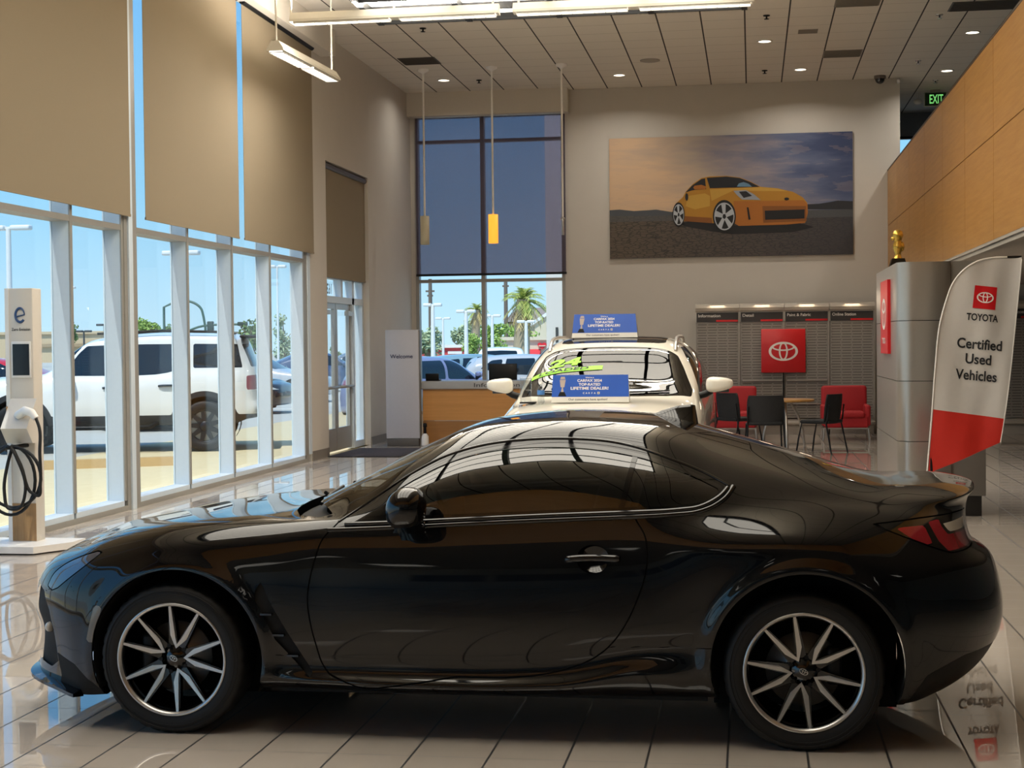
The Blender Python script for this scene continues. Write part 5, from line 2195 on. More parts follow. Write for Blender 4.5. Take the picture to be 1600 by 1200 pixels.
m.text('Zero Emission', (CXp + .015, CYp - .082, 1.762), .022, bold=.015, width=.16)
m.build('lettering', M_btext, t)
m = MB()
bx = CXp + .035
m.prism([(CYp - .08, 1.21), (CYp - .12, 1.21), (CYp - .30, .98), (CYp - .20, .86), (CYp - .08, .86)], bx - .10, bx + .12, 'yz')
m.build('holster', M_chw, t)
m = MB()
m.box(bx - .104, bx - .10, CYp - .19, CYp - .085, .90, 1.15)
m.build('holster_panel', M_oak, t)
gx0, gy0, gz0 = bx + .04, CYp - .22, 1.07
m = MB()
m.cyl((gx0 - .05, gy0 + .04, gz0 + .0), (gx0 + .0, gy0 - .02, gz0 + .02), .036, n=16)
m.tube([(gx0 - .02, gy0 - .01, gz0 + .012), (gx0 + .06, gy0 - .06, gz0 + .05), (gx0 + .13, gy0 - .09, gz0 + .035), (gx0 + .17, gy0 - .10, gz0 - .01)], [.036, .036, .032, .026], 12)
m.build('plug_handle', M_white, t)
m = MB()
kx, kz = CXp + .06, .57
y_ = CYp - .36


def coil(cx, cz, a, b, q0, q1, dy, k=28):
    return [(cx + a * cos(q0 + (q1 - q0) * i / k), y_ + dy * i / k, cz + b * sin(q0 + (q1 - q0) * i / k)) for i in range(k + 1)]


path = [(gx0 + .17, gy0 - .10, gz0 - .01), (gx0 + .20, gy0 - .11, gz0 - .08), (gx0 + .215, y_, .80), (gx0 + .215, y_ + .0, .55), (gx0 + .20, y_, .46), (gx0 + .16, y_, .47), (gx0 + .05, y_ + .01, .70), (gx0 + -.02, y_ + .02, .83)]
path = curve(path, 6)
m.tube(path, .013, 8)
m.tube(coil(kx, .60, .225, .235, pi * .55, pi * 2.55, .03), .013, 8)
m.tube(coil(kx - .03, .575, .20, .27, pi * .5, pi * 2.5, .05), .013, 8)
m.tube(curve([(kx - .10, y_ - .01, .80), (kx - .02, y_ - .015, .84), (kx + .06, y_ - .015, .72), (kx + .11, y_ - .01, .50), (kx + .05, y_ - .005, .36), (kx - .04, y_, .36), (kx - .07, y_, .48), (kx - .04, y_, .70), (kx, y_, .83)], 6), .013, 8)
m.build('cable', M_rubber, t)
m = MB()
m.bbox((kx - .02, CYp - .22, .835), (.05, .34, .03), .01)
m.build('cable_hook', M_blk, t)
t = thing('cable_tray', 'dark low fitting on the floor at the foot of the charging pedestal, left edge', 'fitting', (-6.24 + .10, 11.05, 0))
m = MB()
m.bbox((-6.03, 11.1, .03), (.14, .18, .05), .015)
m.build('body', M_blk, t)
# ------------------------------------------------------------------ everyday cars built from profiles
M_carglass = mat('dark_car_glass', '10151b', rough=.03, ior=1.7, noise=.1)
M_silverw = mat('alloy_wheel', '6f7073', rough=.35, metal=.6, noise=.05)
M_darkw = mat('dark_alloy_wheel', '2e2f31', rough=.35, metal=.6, noise=.05)
M_clad = mat('dark_cladding', '1d1d1f', rough=.55, noise=.1)
_proto = {}


def make_car(name, label, cat, loc, rz, sp, paint, group=None, ns=150, nk=64, wheel_mat=None, mirrors=True, spokes=6):
    car = thing(name, label, cat, loc, rz, group)
    lo = Loft(auto_table(sp), ns, nk, 1.2, 1.0)
    sh = Sheet(lo.attr)
    uc = sp['wb'] / 2
    arches = [(0, sp['hub'], sp['R'] + .055), (sp['wb'], sp['hub'], sp['R'] + .055)]
    bd = lo.faces
    for cu, cw, R in arches:
        _, bd = sh.split(bd, lambda A: np.hypot(A[:, U] - cu, A[:, W] - cw) - R)
    pieces = {}
    for nm, polys in sp.get('side', {}).items():
        acc = []
        for p in polys:
            g, bd = sh.split(bd, lambda A: np.maximum(sdf(p, A[:, U], A[:, W]), A[:, K_] - 9.7))
            acc.append(g)
        pieces[nm] = acc
    ws, bd = sh.split(bd, lambda A: np.maximum(sdf(sp['ws'], A[:, U], A[:, V]), 8.15 - A[:, K_]))
    rw = []
    if 'rw' in sp:
        rw, bd = sh.split(bd, lambda A: np.maximum(sdf(sp['rw'], A[:, V], A[:, W]), sp.get('rwu', 2.5) - A[:, U]))
    roofg = []
    if 'roof_glass' in sp:
        roofg, bd = sh.split(bd, lambda A: np.maximum(sdf(sp['roof_glass'], A[:, U], A[:, V]), 9.3 - A[:, K_]))
    clad = []
    cz = sp.get('clad', 0)
    if cz:
        aw = sp.get('clad_arch', .06)
        clad, bd = sh.split(bd, lambda A: np.minimum.reduce([A[:, W] - cz] + [np.maximum(np.hypot(A[:, U] - c, A[:, W] - h) - R - aw, .5 * sp['W'] * .8 - A[:, V]) for c, h, R in arches]))
    for ln in sp.get('seams', []):
        _, bd = sh.split(bd, lambda A: np.maximum(ldist(ln, A[:, U], A[:, W]) - .004, np.maximum(.4 - A[:, V], A[:, K_] - 8)))
    so_ = lambda pcs, nm, mm, side=0, off=0, **kw: skin_object(sh, pcs, nm, mm, car, uc, side, off, **kw)
    so_([(bd, 0)], 'body', paint)
    if clad:
        so_([(clad, 0)], 'cladding', M_clad)
    so_([(ws, 0)], 'windshield', sp.get('wsm', M_carglass))
    if rw:
        so_([(rw, 0)], 'rear_window', M_carglass)
    if roofg:
        so_([(roofg, 0)], 'sunroof', M_carglass)
    mm = {'side_window': M_carglass, 'taillight': M_red, 'headlight': M_lamp, 'grille': M_blk}
    for nm, acc in pieces.items():
        for sd in (1, -1):
            for g in acc:
                so_([(g, 0)], nm, mm[nm], sd)
    inn = lo.faces  # added dark shell under the skin, keeps light out of the seams
    for cu, cw, R in arches:
        _, inn = sh.split(inn, lambda A: np.hypot(A[:, U] - cu, A[:, W] - cw) - R)
    if sp.get('wsm'):
        _, inn = sh.split(inn, lambda A: np.maximum(sdf(sp['ws'], A[:, U], A[:, V]) - .03, 8.0 - A[:, K_]))
    so_([(inn, 0)], 'light_block_shell', M_dark, off=-.02)
    hw = sp['W'] / 2
    for k, u in enumerate((0, sp['wb'])):
        for sd in (1, -1):
            make_wheel(car, (u - uc, -sd * (hw - .13), sp['R']), sd, sp['R'], sp['R'] * .66, .23, spokes, (M_rubber, wheel_mat or M_silverw, M_steel), 32)
            m = MB()
            cu, cw, R = arches[k]
            n = 20
            vs = []
            for y in (hw - .04, hw - .40):
                vs += [(cu + R * cos(pi * 1.2 - 1.4 * pi * i / n) - uc, -sd * y, cw + R * sin(pi * 1.2 - 1.4 * pi * i / n)) for i in range(n + 1)]
            m.add(vs, [(i, i + 1, n + 2 + i, n + 1 + i) for i in range(n)], True)
            m.box(cu - R - uc, cu + R - uc, -sd * (hw - .40) - .005, -sd * (hw - .40) + .005, sp['sill'], cw + R)
            m.build('wheel_well', M_dark, car, world=False)
    if mirrors:
        mu, mw, mp = sp['mirror']
        for sd in (1, -1):
            p, nn = lo.at(mu, mw - .10)
            e = empty('side_mirror', car)
            m = MB()
            m.sph((mu - uc + .02, -sd * (p[1] + .175), mw), (.085, .125, .08), 24, 14, .62)
            for i, (x, y, z) in enumerate(m.v):
                o = (abs(y) - p[1] - .05) / .25
                m.v[i] = (x, y, mw + .012 + (z - mw) * (1.05 - .45 * max(0, o)) + .012 * o)
            m.build('mirror_housing', mp or paint, e, world=False)
            m = MB()
            m.tube([(mu - uc, -sd * (p[1] - .02), mw - .09), (mu - uc, -sd * (p[1] + .05), mw - .07), (mu - uc + .01, -sd * (p[1] + .10), mw - .04)], .032, 8)
            m.build('mirror_arm', M_blk, e, world=False)
            m = MB()
            m.bbox((mu - uc + .092, -sd * (p[1] + .17), mw), (.012, .18, .12), .005)
            m.build('mirror_glass', M_carglass, e, world=False)
    return car, lo, uc


# ---- white crossover facing the camera inside the showroom
M_pearl = mat('pearl_white_paint', 'e6e1d4', rough=.12, spec=.5, coat=.7, noise=.01)
cross = dict(W=1.86, wb=2.69, R=.35, hub=.36, sill=.22, rail=.66,
             belt=[(-.9, .86), (-.4, .93), (.2, 1.02), (.6, 1.06), (2.0, 1.12), (3.2, 1.16), (3.7, 1.16)],
             top=[(-.9, .90), (-.6, .99), (-.2, 1.075), (.15, 1.115), (.30, 1.172), (.50, 1.262), (.75, 1.40), (1.04, 1.572), (1.3, 1.65), (1.8, 1.68), (2.6, 1.66), (3.1, 1.60), (3.5, 1.5)],
             stations=[-.45, -.2, .15, .45, .75, 1.05, 1.4, 1.9, 2.4, 2.85, 3.15],
             front=[(-.7, .25), (-.85, .22), (-.90, .30), (-.92, .42), (-.93, .58), (-.92, .72), (-.90, .80), (-.87, .86), (-.84, .89), (-.80, .92), (-.72, .96), (-.62, .99)],
             rear=[(3.4, .3), (3.55, .28), (3.62, .36), (3.65, .5), (3.65, .7), (3.63, .9), (3.60, 1.05), (3.55, 1.18), (3.45, 1.35), (3.36, 1.48), (3.28, 1.56), (3.15, 1.60)],
             ws=[(.19, -.1), (.20, .3), (.24, .55), (.32, .76), (.42, .80), (.60, .755), (.82, .69), (.97, .625), (1.01, .55), (1.03, .3), (1.04, -.1)],
             roof_glass=[(1.16, -.1), (1.16, .44), (1.22, .50), (1.9, .50), (1.95, .44), (1.95, -.1)],
             side={'side_window': [[(.62, 1.10), (.80, 1.26), (1.05, 1.47), (1.25, 1.56), (1.52, 1.57), (1.52, 1.12)], [(1.60, 1.12), (1.60, 1.57), (2.35, 1.56), (2.45, 1.18), (2.4, 1.15)], [(2.53, 1.20), (2.45, 1.55), (2.75, 1.52), (3.05, 1.30)]],
                   'headlight': [[(-.83, .80), (-.60, .88), (-.40, .90), (-.55, .80)]],
                   'taillight': [[(3.2, 1.0), (3.7, 1.0), (3.7, 1.14), (3.2, 1.12)]]},
             rw=[(-.1, 1.22), (.55, 1.22), (.50, 1.48), (-.1, 1.50)], rwu=3.2, clad=.36, clad_arch=.05,
             mirror=(.62, 1.20, None), wsm=glass('suv_windshield', (.34, .38, .38), ior=1.6),
             seams=[[(.50, .35), (.50, 1.06)], [(1.57, .35), (1.57, 1.12)], [(2.3, .80), (2.45, 1.15)]])
SX, SY0 = -1.315, 13.72
suv, suv_l, suv_uc = make_car('white_crossover', 'white crossover facing the camera behind the black coupe, green numbers on its windshield', 'car', (SX, SY0 + 2.69 / 2, 0), pi / 2, cross, M_pearl, ns=220, nk=90)


def on_suv(u, v, w, off=0.0):
    """world position of a point given in the crossover's own u, v (image right = car's left), w"""
    return (SX + v, SY0 + u, w)


def suv_top(u, v):
    """height of the crossover's upper surface at (u, |v|)"""
    G = suv_l.G
    d = (G[..., 0] - u) ** 2 + (G[..., 1] - abs(v)) ** 2 + np.where(suv_l.kp[None, :] < 7.5, 9, 0)
    i, j = np.unravel_index(np.argmin(d), d.shape)
    p, nn = G[i, j], suv_l.N[i, j]
    return p[2] - (nn[0] * (u - p[0]) + nn[1] * (abs(v) - p[1])) / max(nn[2], .2), nn


# roof rails, wipers, windshield writing, interior
for sd in (1, -1):
    m = MB()
    rp = []
    for u in (1.05, 1.2, 1.6, 2.1, 2.6, 2.85):
        z, nn = suv_top(u, .60)
        rp.append(on_suv(u, sd * .60, z + (.045 if 1.1 < u < 2.8 else .0)))
    m.tube(curve(rp, 4), .018, 8)
    m.build('roof_rail', M_silver, suv)
for v0, v1 in ((-.62, .02), (.0, .58)):
    m = MB()
    q = []
    for k in range(6):
        v = v0 + (v1 - v0) * k / 5
        u = .255 + .10 * abs(v / .65) ** 2
        z, nn = suv_top(u, v)
        q.append(on_suv(u, v, z + .012))
    m.tube(q, .007, 6)
    m.build('wiper', M_blk, suv)
M_green = mat('green_window_paint', '8fe01c', rough=.5, emit=0, noise=.03)


def on_glass(mb):
    for i, (x, y, z) in enumerate(mb.v):
        v, q = x, z                       # v across, q = distance up the glass
        u = .30 + q * .76
        h, nn = suv_top(u, v)
        mb.v[i] = on_suv(u, v, h + .006)


m = MB()
m.text('24', (-.42, 0, .66), .135, right=(1, 0, .10), up=(.18, 0, 1), bold=.045, width=.30)
on_glass(m)
m.build('windshield_numbers', M_green, suv, label='green painted numbers')
m = MB()
m.grid(lambda a, b: (-.72 + .66 * a, 0, .43 + .06 * a + .085 * b), 16, 3, False)
on_glass(m)
m.build('windshield_banner', M_green, suv, label='green painted strip')
m = MB()
m.text('LOADED', (-.42, -.0, .505), .055, right=(1, 0, .105), up=(.25, 0, 1), bold=.02, width=.46)
on_glass(m)
for i, (x, y, z) in enumerate(m.v):
    m.v[i] = (x, y - .003, z + .003)
m.build('windshield_word', M_blk, suv)
for sd in (1, -1):
    m = MB()
    m.bbox(on_suv(1.45, sd * .40, .95), (.50, .14, .62), .05)
    m.bbox(on_suv(1.50, sd * .40, 1.33), (.26, .10, .17), .04)
    m.bbox(on_suv(1.20, sd * .40, .66), (.50, .50, .16), .05)
    m.build('seat', M_seat, suv)
m = MB()
m.bbox(on_suv(.62, 0, .93), (1.45, .40, .22), .06)
m.build('dashboard', M_blk, suv)
m = MB()
m.bbox(on_suv(.80, 0, 1.405), (.24, .02, .065), .015)
m.build('rearview_mirror', M_blk, suv)
m = MB()
m.lathe([(.18 + .014 * cos(a), .014 * sin(a)) for a in [2 * pi * i / 8 for i in range(8)]], on_suv(.95, .40, 1.0), 'y', 26, close=True)
m.build('steering_wheel', M_blk, suv)

# ---- dealer award boards: bent cards standing on the crossover
M_blueb = mat('board_blue', '1f56b8', rough=.4, noise=.10, nscale=6)
M_boardw = mat('board_white', 'e4e0d6', rough=.45, noise=.01)


def award_board(label, cx, y, z0, w0, w1, h, lean):
    t = thing('award_board', label, 'sign', (cx, y, z0), group='blue award boards on the white crossover')
    s_, c_ = sin(lean), cos(lean)
    Up = Vector((0, s_, c_))
    O = Vector((cx, y, z0))
    Rt = Vector((1, 0, 0))
    nm = Rt.cross(Up)                       # toward the camera

    def F(a, b, lift=0.0):
        """a in -.5..+.5 across, b in 0..1 up"""
        w = w0 + (w1 - w0) * b
        return O + Rt * (a * w) + Up * (b * h) + nm * lift
    m = MB()
    P = [F(-.5, 0), F(.5, 0), F(.5, 1), F(-.5, 1)]
    B = [p - nm * .006 for p in P]
    m.add(P + B, [(0, 1, 2, 3), (7, 6, 5, 4), (0, 4, 5, 1), (1, 5, 6, 2), (2, 6, 7, 3), (3, 7, 4, 0)], False)
    m.build('card', M_boardw, t)
    m = MB()
    m.add([F(-.5, .20, .0006), F(.5, .20, .0006), F(.5, 1, .0006), F(-.5, 1, .0006)], [(0, 1, 2, 3)], False)
    m.build('blue_print', M_blueb, t)
    m = MB()
    P = [F(-.5, 1, -.004), F(.5, 1, -.004)]
    yb = y + 2 * h * s_ + .03
    zb = suv_top(yb - SY0, 0)[0] + .006
    Q = [Vector((p.x, yb, zb)) for p in (F(-.5, 0), F(.5, 0))]
    m.add(P + Q, [(0, 1, 3, 2)], False)
    m.add([q - Vector((0, .005, 0)) for q in P + Q], [(2, 3, 1, 0)], False)
    m.build('back_flap', M_boardw, t)
    m = MB()
    U3 = tuple(Up)
    k = w0 / .68
    for tx, b, hh, wd in (("We're a", .90, .011, .075), ('CARFAX 2024', .79, .022, .215), ('TOP-RATED', .65, .022, .19), ('LIFETIME DEALER!', .51, .024, .33)):
        m.text(tx, F(-.01, b, .0014), hh * k, up=U3, bold=.03, width=wd * k)
    for i, ch in enumerate('CARFA'):
        m.text(ch, F(-.085 + .036 * i, .335, .0022), .014 * k, up=U3, bold=.03)
    m.add([F(.092, .295, .0014), F(.122, .295, .0014), F(.122, .378, .0014), F(.092, .378, .0014)], [(0, 1, 2, 3)], False)
    m.build('white_lettering', M_wtext, t)
    m = MB()
    m.text('X', F(.107, .336, .0024), .014 * k, up=U3, bold=.03)
    m.text('Our customers have spoken!', F(-.03, .10, .0014), .017 * k, up=U3, bold=.012, width=.34 * k)
    m.build('dark_lettering', M_btext, t)
    # printed trophy cup
    m = MB()
    m.mi = 0
    m.add([F(a, b, .0012) for a, b in ((-.42, .22), (-.31, .22), (-.335, .38), (-.395, .38))], [(0, 1, 2, 3)], False)
    m.mi = 1
    for pl in ([(-.382, .38), (-.348, .38), (-.358, .55), (-.372, .55)], [(-.39, .55), (-.34, .55), (-.325, .82), (-.405, .82)], [(-.40, .84), (-.33, .84), (-.34, .93), (-.39, .93)]):
        m.add([F(a, b, .0012) for a, b in pl], [(0, 1, 2, 3)], False)
    m.build('trophy_print', [M_blk, mat('print_bronze', 'b7a79c', rough=.5)], t)
    return t


zh, _ = suv_top(-.13, 0)
award_board('lower blue award board standing on the hood of the white crossover', -1.405, 13.56, zh + .003, .685, .665, .245, .18)
zr, _ = suv_top(1.42, 0)
award_board('upper blue award board standing on the roof of the white crossover', -1.42, 15.12, zr + .003, .645, .60, .235, .22)

# clear acrylic stand and water bottle on the hood
M_acry = glass('clear_acrylic', (.86, .88, .88), ior=1.6)
z, _ = suv_top(-.02, -.62)
t = thing('acrylic_stand', 'clear acrylic leaflet stand on the hood corner, left of the lower award board', 'stand', (SX - .66, 13.70, z))
m = MB()
m.bbox((SX - .66, 13.70, z + .012), (.14, .10, .014), .004)
m.build('base', M_blk, t)
m = MB()
m.bbox((SX - .68, 13.70, z + .13), (.10, .05, .22), .01)
m.bbox((SX - .66, 13.68, z + .17), (.07, .03, .10), .01)
m.build('holder', M_acry, t)
z, _ = suv_top(-.10, -.54)
t = thing('water_bottle', 'clear plastic bottle with blue label beside the lower award board', 'bottle', (SX - .53, 13.60, z))
m = MB()
m.lathe([(.001, .0), (.030, .0), (.032, .02), (.030, .06), (.032, .10), (.030, .13), (.014, .165), (.013, .18)], (SX - .53, 13.60, z), 'z', 18)
m.build('bottle_body', M_acry, t)
m = MB()
m.lathe([(.033, .085), (.033, .125)], (SX - .53, 13.60, z), 'z', 18)
m.build('bottle_label', mat('label_blue', '4f86c8', rough=.5), t)
m = MB()
m.lathe([(.015, .178), (.015, .198), (.001, .20)], (SX - .53, 13.60, z), 'z', 14)
m.build('cap', M_white, t)
# ------------------------------------------------------------------ outside
def at(px, py, Y):
    """point in the plane y = Y seen at pixel (px, py) of the photograph"""
    fw = Vector((-sin(YAW) * cos(PITCH), cos(YAW) * cos(PITCH), -sin(PITCH)))
    rt = Vector((cos(YAW), sin(YAW), 0))
    up = rt.cross(fw)
    r2 = rt * cos(ROLL) + up * sin(ROLL)
    u2 = -rt * sin(ROLL) + up * cos(ROLL)
    d = r2 * ((px - 800) / F_PX) - u2 * ((py - 600) / F_PX) + fw
    return Vector((0, 0, CAM_H)) + d * (Y / d.y)


n = NT('sunlit_lot', Roughness=.9)
near = n.math('GREATER_THAN', n.math('ADD', n.x, n.math('MULTIPLY', n.noise(.6, 2), .3)), -9.95)
conc = n.mix(n.noise(7, 4), lin('c9b48a'), lin('dccaa2'))
strk = n.noise(2.5, 4, stretch=(4, .35, 1))
conc = n.mix(n.math('MULTIPLY', strk, .35), conc, lin('b8a886'))
asph = n.mix(n.noise(14, 4), lin('a8a59c'), lin('bdb9ae'))
n.color(n.mix(near, asph, conc))
m = MB()
m.box(-160, 140, -60, 29.2, -.40, -.02)
m.box(-160, -8.2, 29.2, 400, -.40, -.02)
struct('ground', m, n.m)
m = MB()
m.box(-8.2, 140, 34, 400, -.55, -.32)
m.box(-8.2, 140, 29.2, 34, -.55, -.32)
struct('ground_back_lot', m, mat('grey_asphalt', 'a9a6a0', rough=.9, noise=.12))
for k, (a, b) in enumerate(((at(413, 631, 36), at(478, 627, 38)), (at(425, 648, 32), at(480, 641, 33)))):
    pass
M_line = mat('white_road_paint', 'e9e6dd', rough=.7)
for k in range(4):
    m = MB()
    y = 30.5 + k * 3.0
    m.box(-17, -11.8, y, y + .12, -.019, -.015)
    struct('trim_%d' % (60 + k), m, M_line)
t = thing('wheel_stop', 'tan concrete wheel stop on the pavement beyond the windows', 'parking block', (-9.1, 20.2, 0))
m = MB()
m.prism([(-.11, 0), (-.08, .12), (.08, .12), (.11, 0)], 0, 1.8, 'xz')
R = Matrix.Rotation(radians(-62), 4, 'Z')
m.v = [tuple(R @ Vector(v) + Vector((-9.55, 19.75, -.02))) for v in m.v]
m.build('block', mat('tan_concrete', 'b99a6a', rough=.9, noise=.1), t)

# ---- white off-road SUV beyond the windows
M_wpaint = mat('white_paint', 'eceae6', rough=.2, coat=.5, noise=.01)
land = dict(W=1.98, wb=2.85, R=.40, hub=.41, sill=.42, rail=.80,
            belt=[(-.9, 1.08), (0, 1.12), (.4, 1.16), (.7, 1.18), (1.6, 1.19), (2.2, 1.21), (2.5, 1.27), (3.7, 1.28)],
            top=[(-.9, 1.12), (-.6, 1.18), (.2, 1.22), (.42, 1.26), (.70, 1.50), (.98, 1.74), (1.3, 1.83), (2.2, 1.88), (3.0, 1.86), (3.45, 1.83), (3.6, 1.8)],
            stations=[-.5, -.1, .3, .55, .8, 1.1, 1.6, 2.2, 2.6, 2.95, 3.3],
            front=[(-.6, .5), (-.75, .46), (-.86, .52), (-.9, .62), (-.9, .8), (-.9, .95), (-.88, 1.05), (-.85, 1.10), (-.82, 1.13), (-.78, 1.15), (-.7, 1.17), (-.6, 1.18)],
            rear=[(3.4, .55), (3.62, .5), (3.76, .56), (3.78, .66), (3.72, .80), (3.70, .95), (3.69, 1.15), (3.66, 1.29), (3.58, 1.52), (3.50, 1.72), (3.45, 1.80), (3.3, 1.85)],
            ws=[(.45, -.1), (.47, .4), (.55, .78), (.66, .86), (.80, .84), (.95, .80), (1.0, .70), (1.03, .3), (1.04, -.1)],
            side={'side_window': [[(.66, 1.21), (.93, 1.56), (1.05, 1.67), (1.66, 1.69), (1.66, 1.20)], [(1.74, 1.20), (1.74, 1.69), (2.60, 1.69), (2.60, 1.30), (2.45, 1.29), (2.28, 1.24), (2.1, 1.215)],
                                  [(2.68, 1.31), (2.68, 1.69), (3.36, 1.68), (3.44, 1.31)]],
                  'taillight': [[(3.50, .96), (3.80, .96), (3.80, 1.20), (3.50, 1.18)]]},
            rw=[(-.1, 1.32), (.72, 1.32), (.66, 1.68), (-.1, 1.70)], rwu=3.35, clad=.58, clad_arch=.085,
            mirror=(.72, 1.27, M_blk), seams=[[(.62, .6), (.60, 1.0), (.68, 1.2)], [(1.70, .6), (1.70, 1.2)], [(2.35, .98), (2.62, 1.02), (2.66, 1.3)]])
LRZ = radians(15)
LXc = -8.47 - (1.425 * cos(LRZ) + .97 * sin(LRZ))
LYc = 23.28 - (1.425 * sin(LRZ) - .97 * cos(LRZ))
lsuv, ll, luc = make_car('white_suv', 'white boxy SUV with black trim parked on the lot beyond the windows', 'car', (LXc, LYc, -.02), LRZ, land, M_wpaint, ns=200, nk=80, wheel_mat=M_darkw, spokes=9)
for sd in (1, -1):
    for u, w_ in ((1.42, 1.02), (2.27, 1.04)):
        p, nn = ll.at(u, w_)
        m = MB()
        m.tube([(u - .12 - luc, -sd * (p[1] + .012), w_ - .005), (u - .06 - luc, -sd * (p[1] + .035), w_), (u + .06 - luc, -sd * (p[1] + .035), w_), (u + .12 - luc, -sd * (p[1] + .012), w_)], .020, 8)
        m.build('door_handle', M_gloss, lsuv, world=False)
    m = MB()
    m.tube([(.62 - luc, -sd * .93, .46), (.75 - luc, -sd * 1.06, .40), (2.0 - luc, -sd * 1.06, .40), (2.12 - luc, -sd * .93, .46)], .035, 8)
    m.build('running_board', M_blk, lsuv, world=False)
    m = MB()
    m.tube([(1.2 - luc, -sd * .78, 1.86), (2.2 - luc, -sd * .78, 1.90), (3.2 - luc, -sd * .78, 1.87)], .02, 6)
    m.build('roof_rail', M_blk, lsuv, world=False)
m = MB()
m.bbox((3.60 - luc, 0, 1.80), (.42, 1.45, .05), .02)
m.build('rear_spoiler', M_blk, lsuv, world=False)
m = MB()
m.bbox((3.74 - luc, 0, .60), (.16, 1.80, .18), .05)
m.build('rear_bumper', M_clad, lsuv, world=False)

# ---- other parked cars
sedan = dict(W=1.84, wb=2.8, R=.33, hub=.33, sill=.2, rail=.66,
             belt=[(-.9, .72), (0, .84), (.6, .90), (2.0, .95), (3.0, .97), (3.8, .95)],
             top=[(-.9, .74), (-.5, .84), (.2, .93), (.5, .99), (.9, 1.22), (1.25, 1.40), (1.8, 1.46), (2.4, 1.42), (2.9, 1.25), (3.3, 1.06), (3.7, 1.02)],
             stations=[-.5, -.1, .3, .6, .95, 1.3, 1.8, 2.4, 2.8, 3.1, 3.4],
             front=[(-.7, .22), (-.85, .2), (-.9, .28), (-.92, .4), (-.92, .5), (-.9, .6), (-.88, .68), (-.85, .71), (-.82, .73), (-.78, .75), (-.7, .78), (-.6, .81)],
             rear=[(3.5, .3), (3.65, .28), (3.72, .36), (3.75, .48), (3.75, .6), (3.74, .75), (3.73, .88), (3.70, .96), (3.68, .99), (3.65, 1.0), (3.58, 1.01), (3.5, 1.03)],
             ws=[(.45, -.1), (.47, .4), (.58, .74), (.75, .72), (1.0, .66), (1.2, .60), (1.24, .3), (1.25, -.1)],
             side={'side_window': [[(.75, .95), (1.0, 1.14), (1.28, 1.31), (1.7, 1.37), (1.7, .97)], [(1.77, .97), (1.77, 1.37), (2.3, 1.34), (2.62, 1.21), (2.7, 1.02)]],
                   'headlight': [[(-.85, .60), (-.60, .70), (-.40, .72), (-.55, .60)]],
                   'taillight': [[(3.35, .80), (3.8, .80), (3.8, .93), (3.35, .92)]]},
             mirror=(.78, 1.0, None))
M_navy = mat('navy_paint', '3d4f6e', rough=.2, coat=.6, noise=.02)
M_purp = mat('slate_purple_paint', '7d80a0', rough=.18, coat=.7, noise=.03)
M_teal = mat('slate_teal_paint', '7a949c', rough=.2, coat=.6, noise=.03)
M_carred = mat('red_car_paint', 'c21c24', rough=.2, coat=.6, noise=.02)
M_greyp = mat('grey_paint', '6b7078', rough=.2, coat=.6, noise=.02)
bgx = dict(cross)
bgx.pop('wsm')
bgx.pop('roof_glass')
c1, *_ = make_car('slate_purple_crossover', 'slate purple crossover in the back window, nearest the left jamb', 'car', (-7.75, 37.2, -.32), radians(-128), bgx, M_purp, ns=110, nk=48)
c2, *_ = make_car('teal_crossover', 'slate teal crossover behind the purple one in the back window', 'car', (-7.55, 44.5, -.32), radians(-152), bgx, M_teal, ns=110, nk=48)
c3, *_ = make_car('navy_sedan', 'navy sedan in the back lot, next to the wall end of the window row', 'car', (-15.4, 55.0, -.02), radians(200), sedan, M_navy, ns=100, nk=44)


def recolor(car, name, label, loc, rz, paint, scale=1.0):
    c = copy_tree(car)
    c.name = name
    c['label'] = label
    c.location = loc
    c.rotation_euler = (0, 0, rz)
    c.scale = (scale,) * 3
    for ch in c.children:
        if ch.name.split('.')[0] == 'body':
            ch.data = ch.data.copy()
            ch.data.materials[0] = paint
    return c


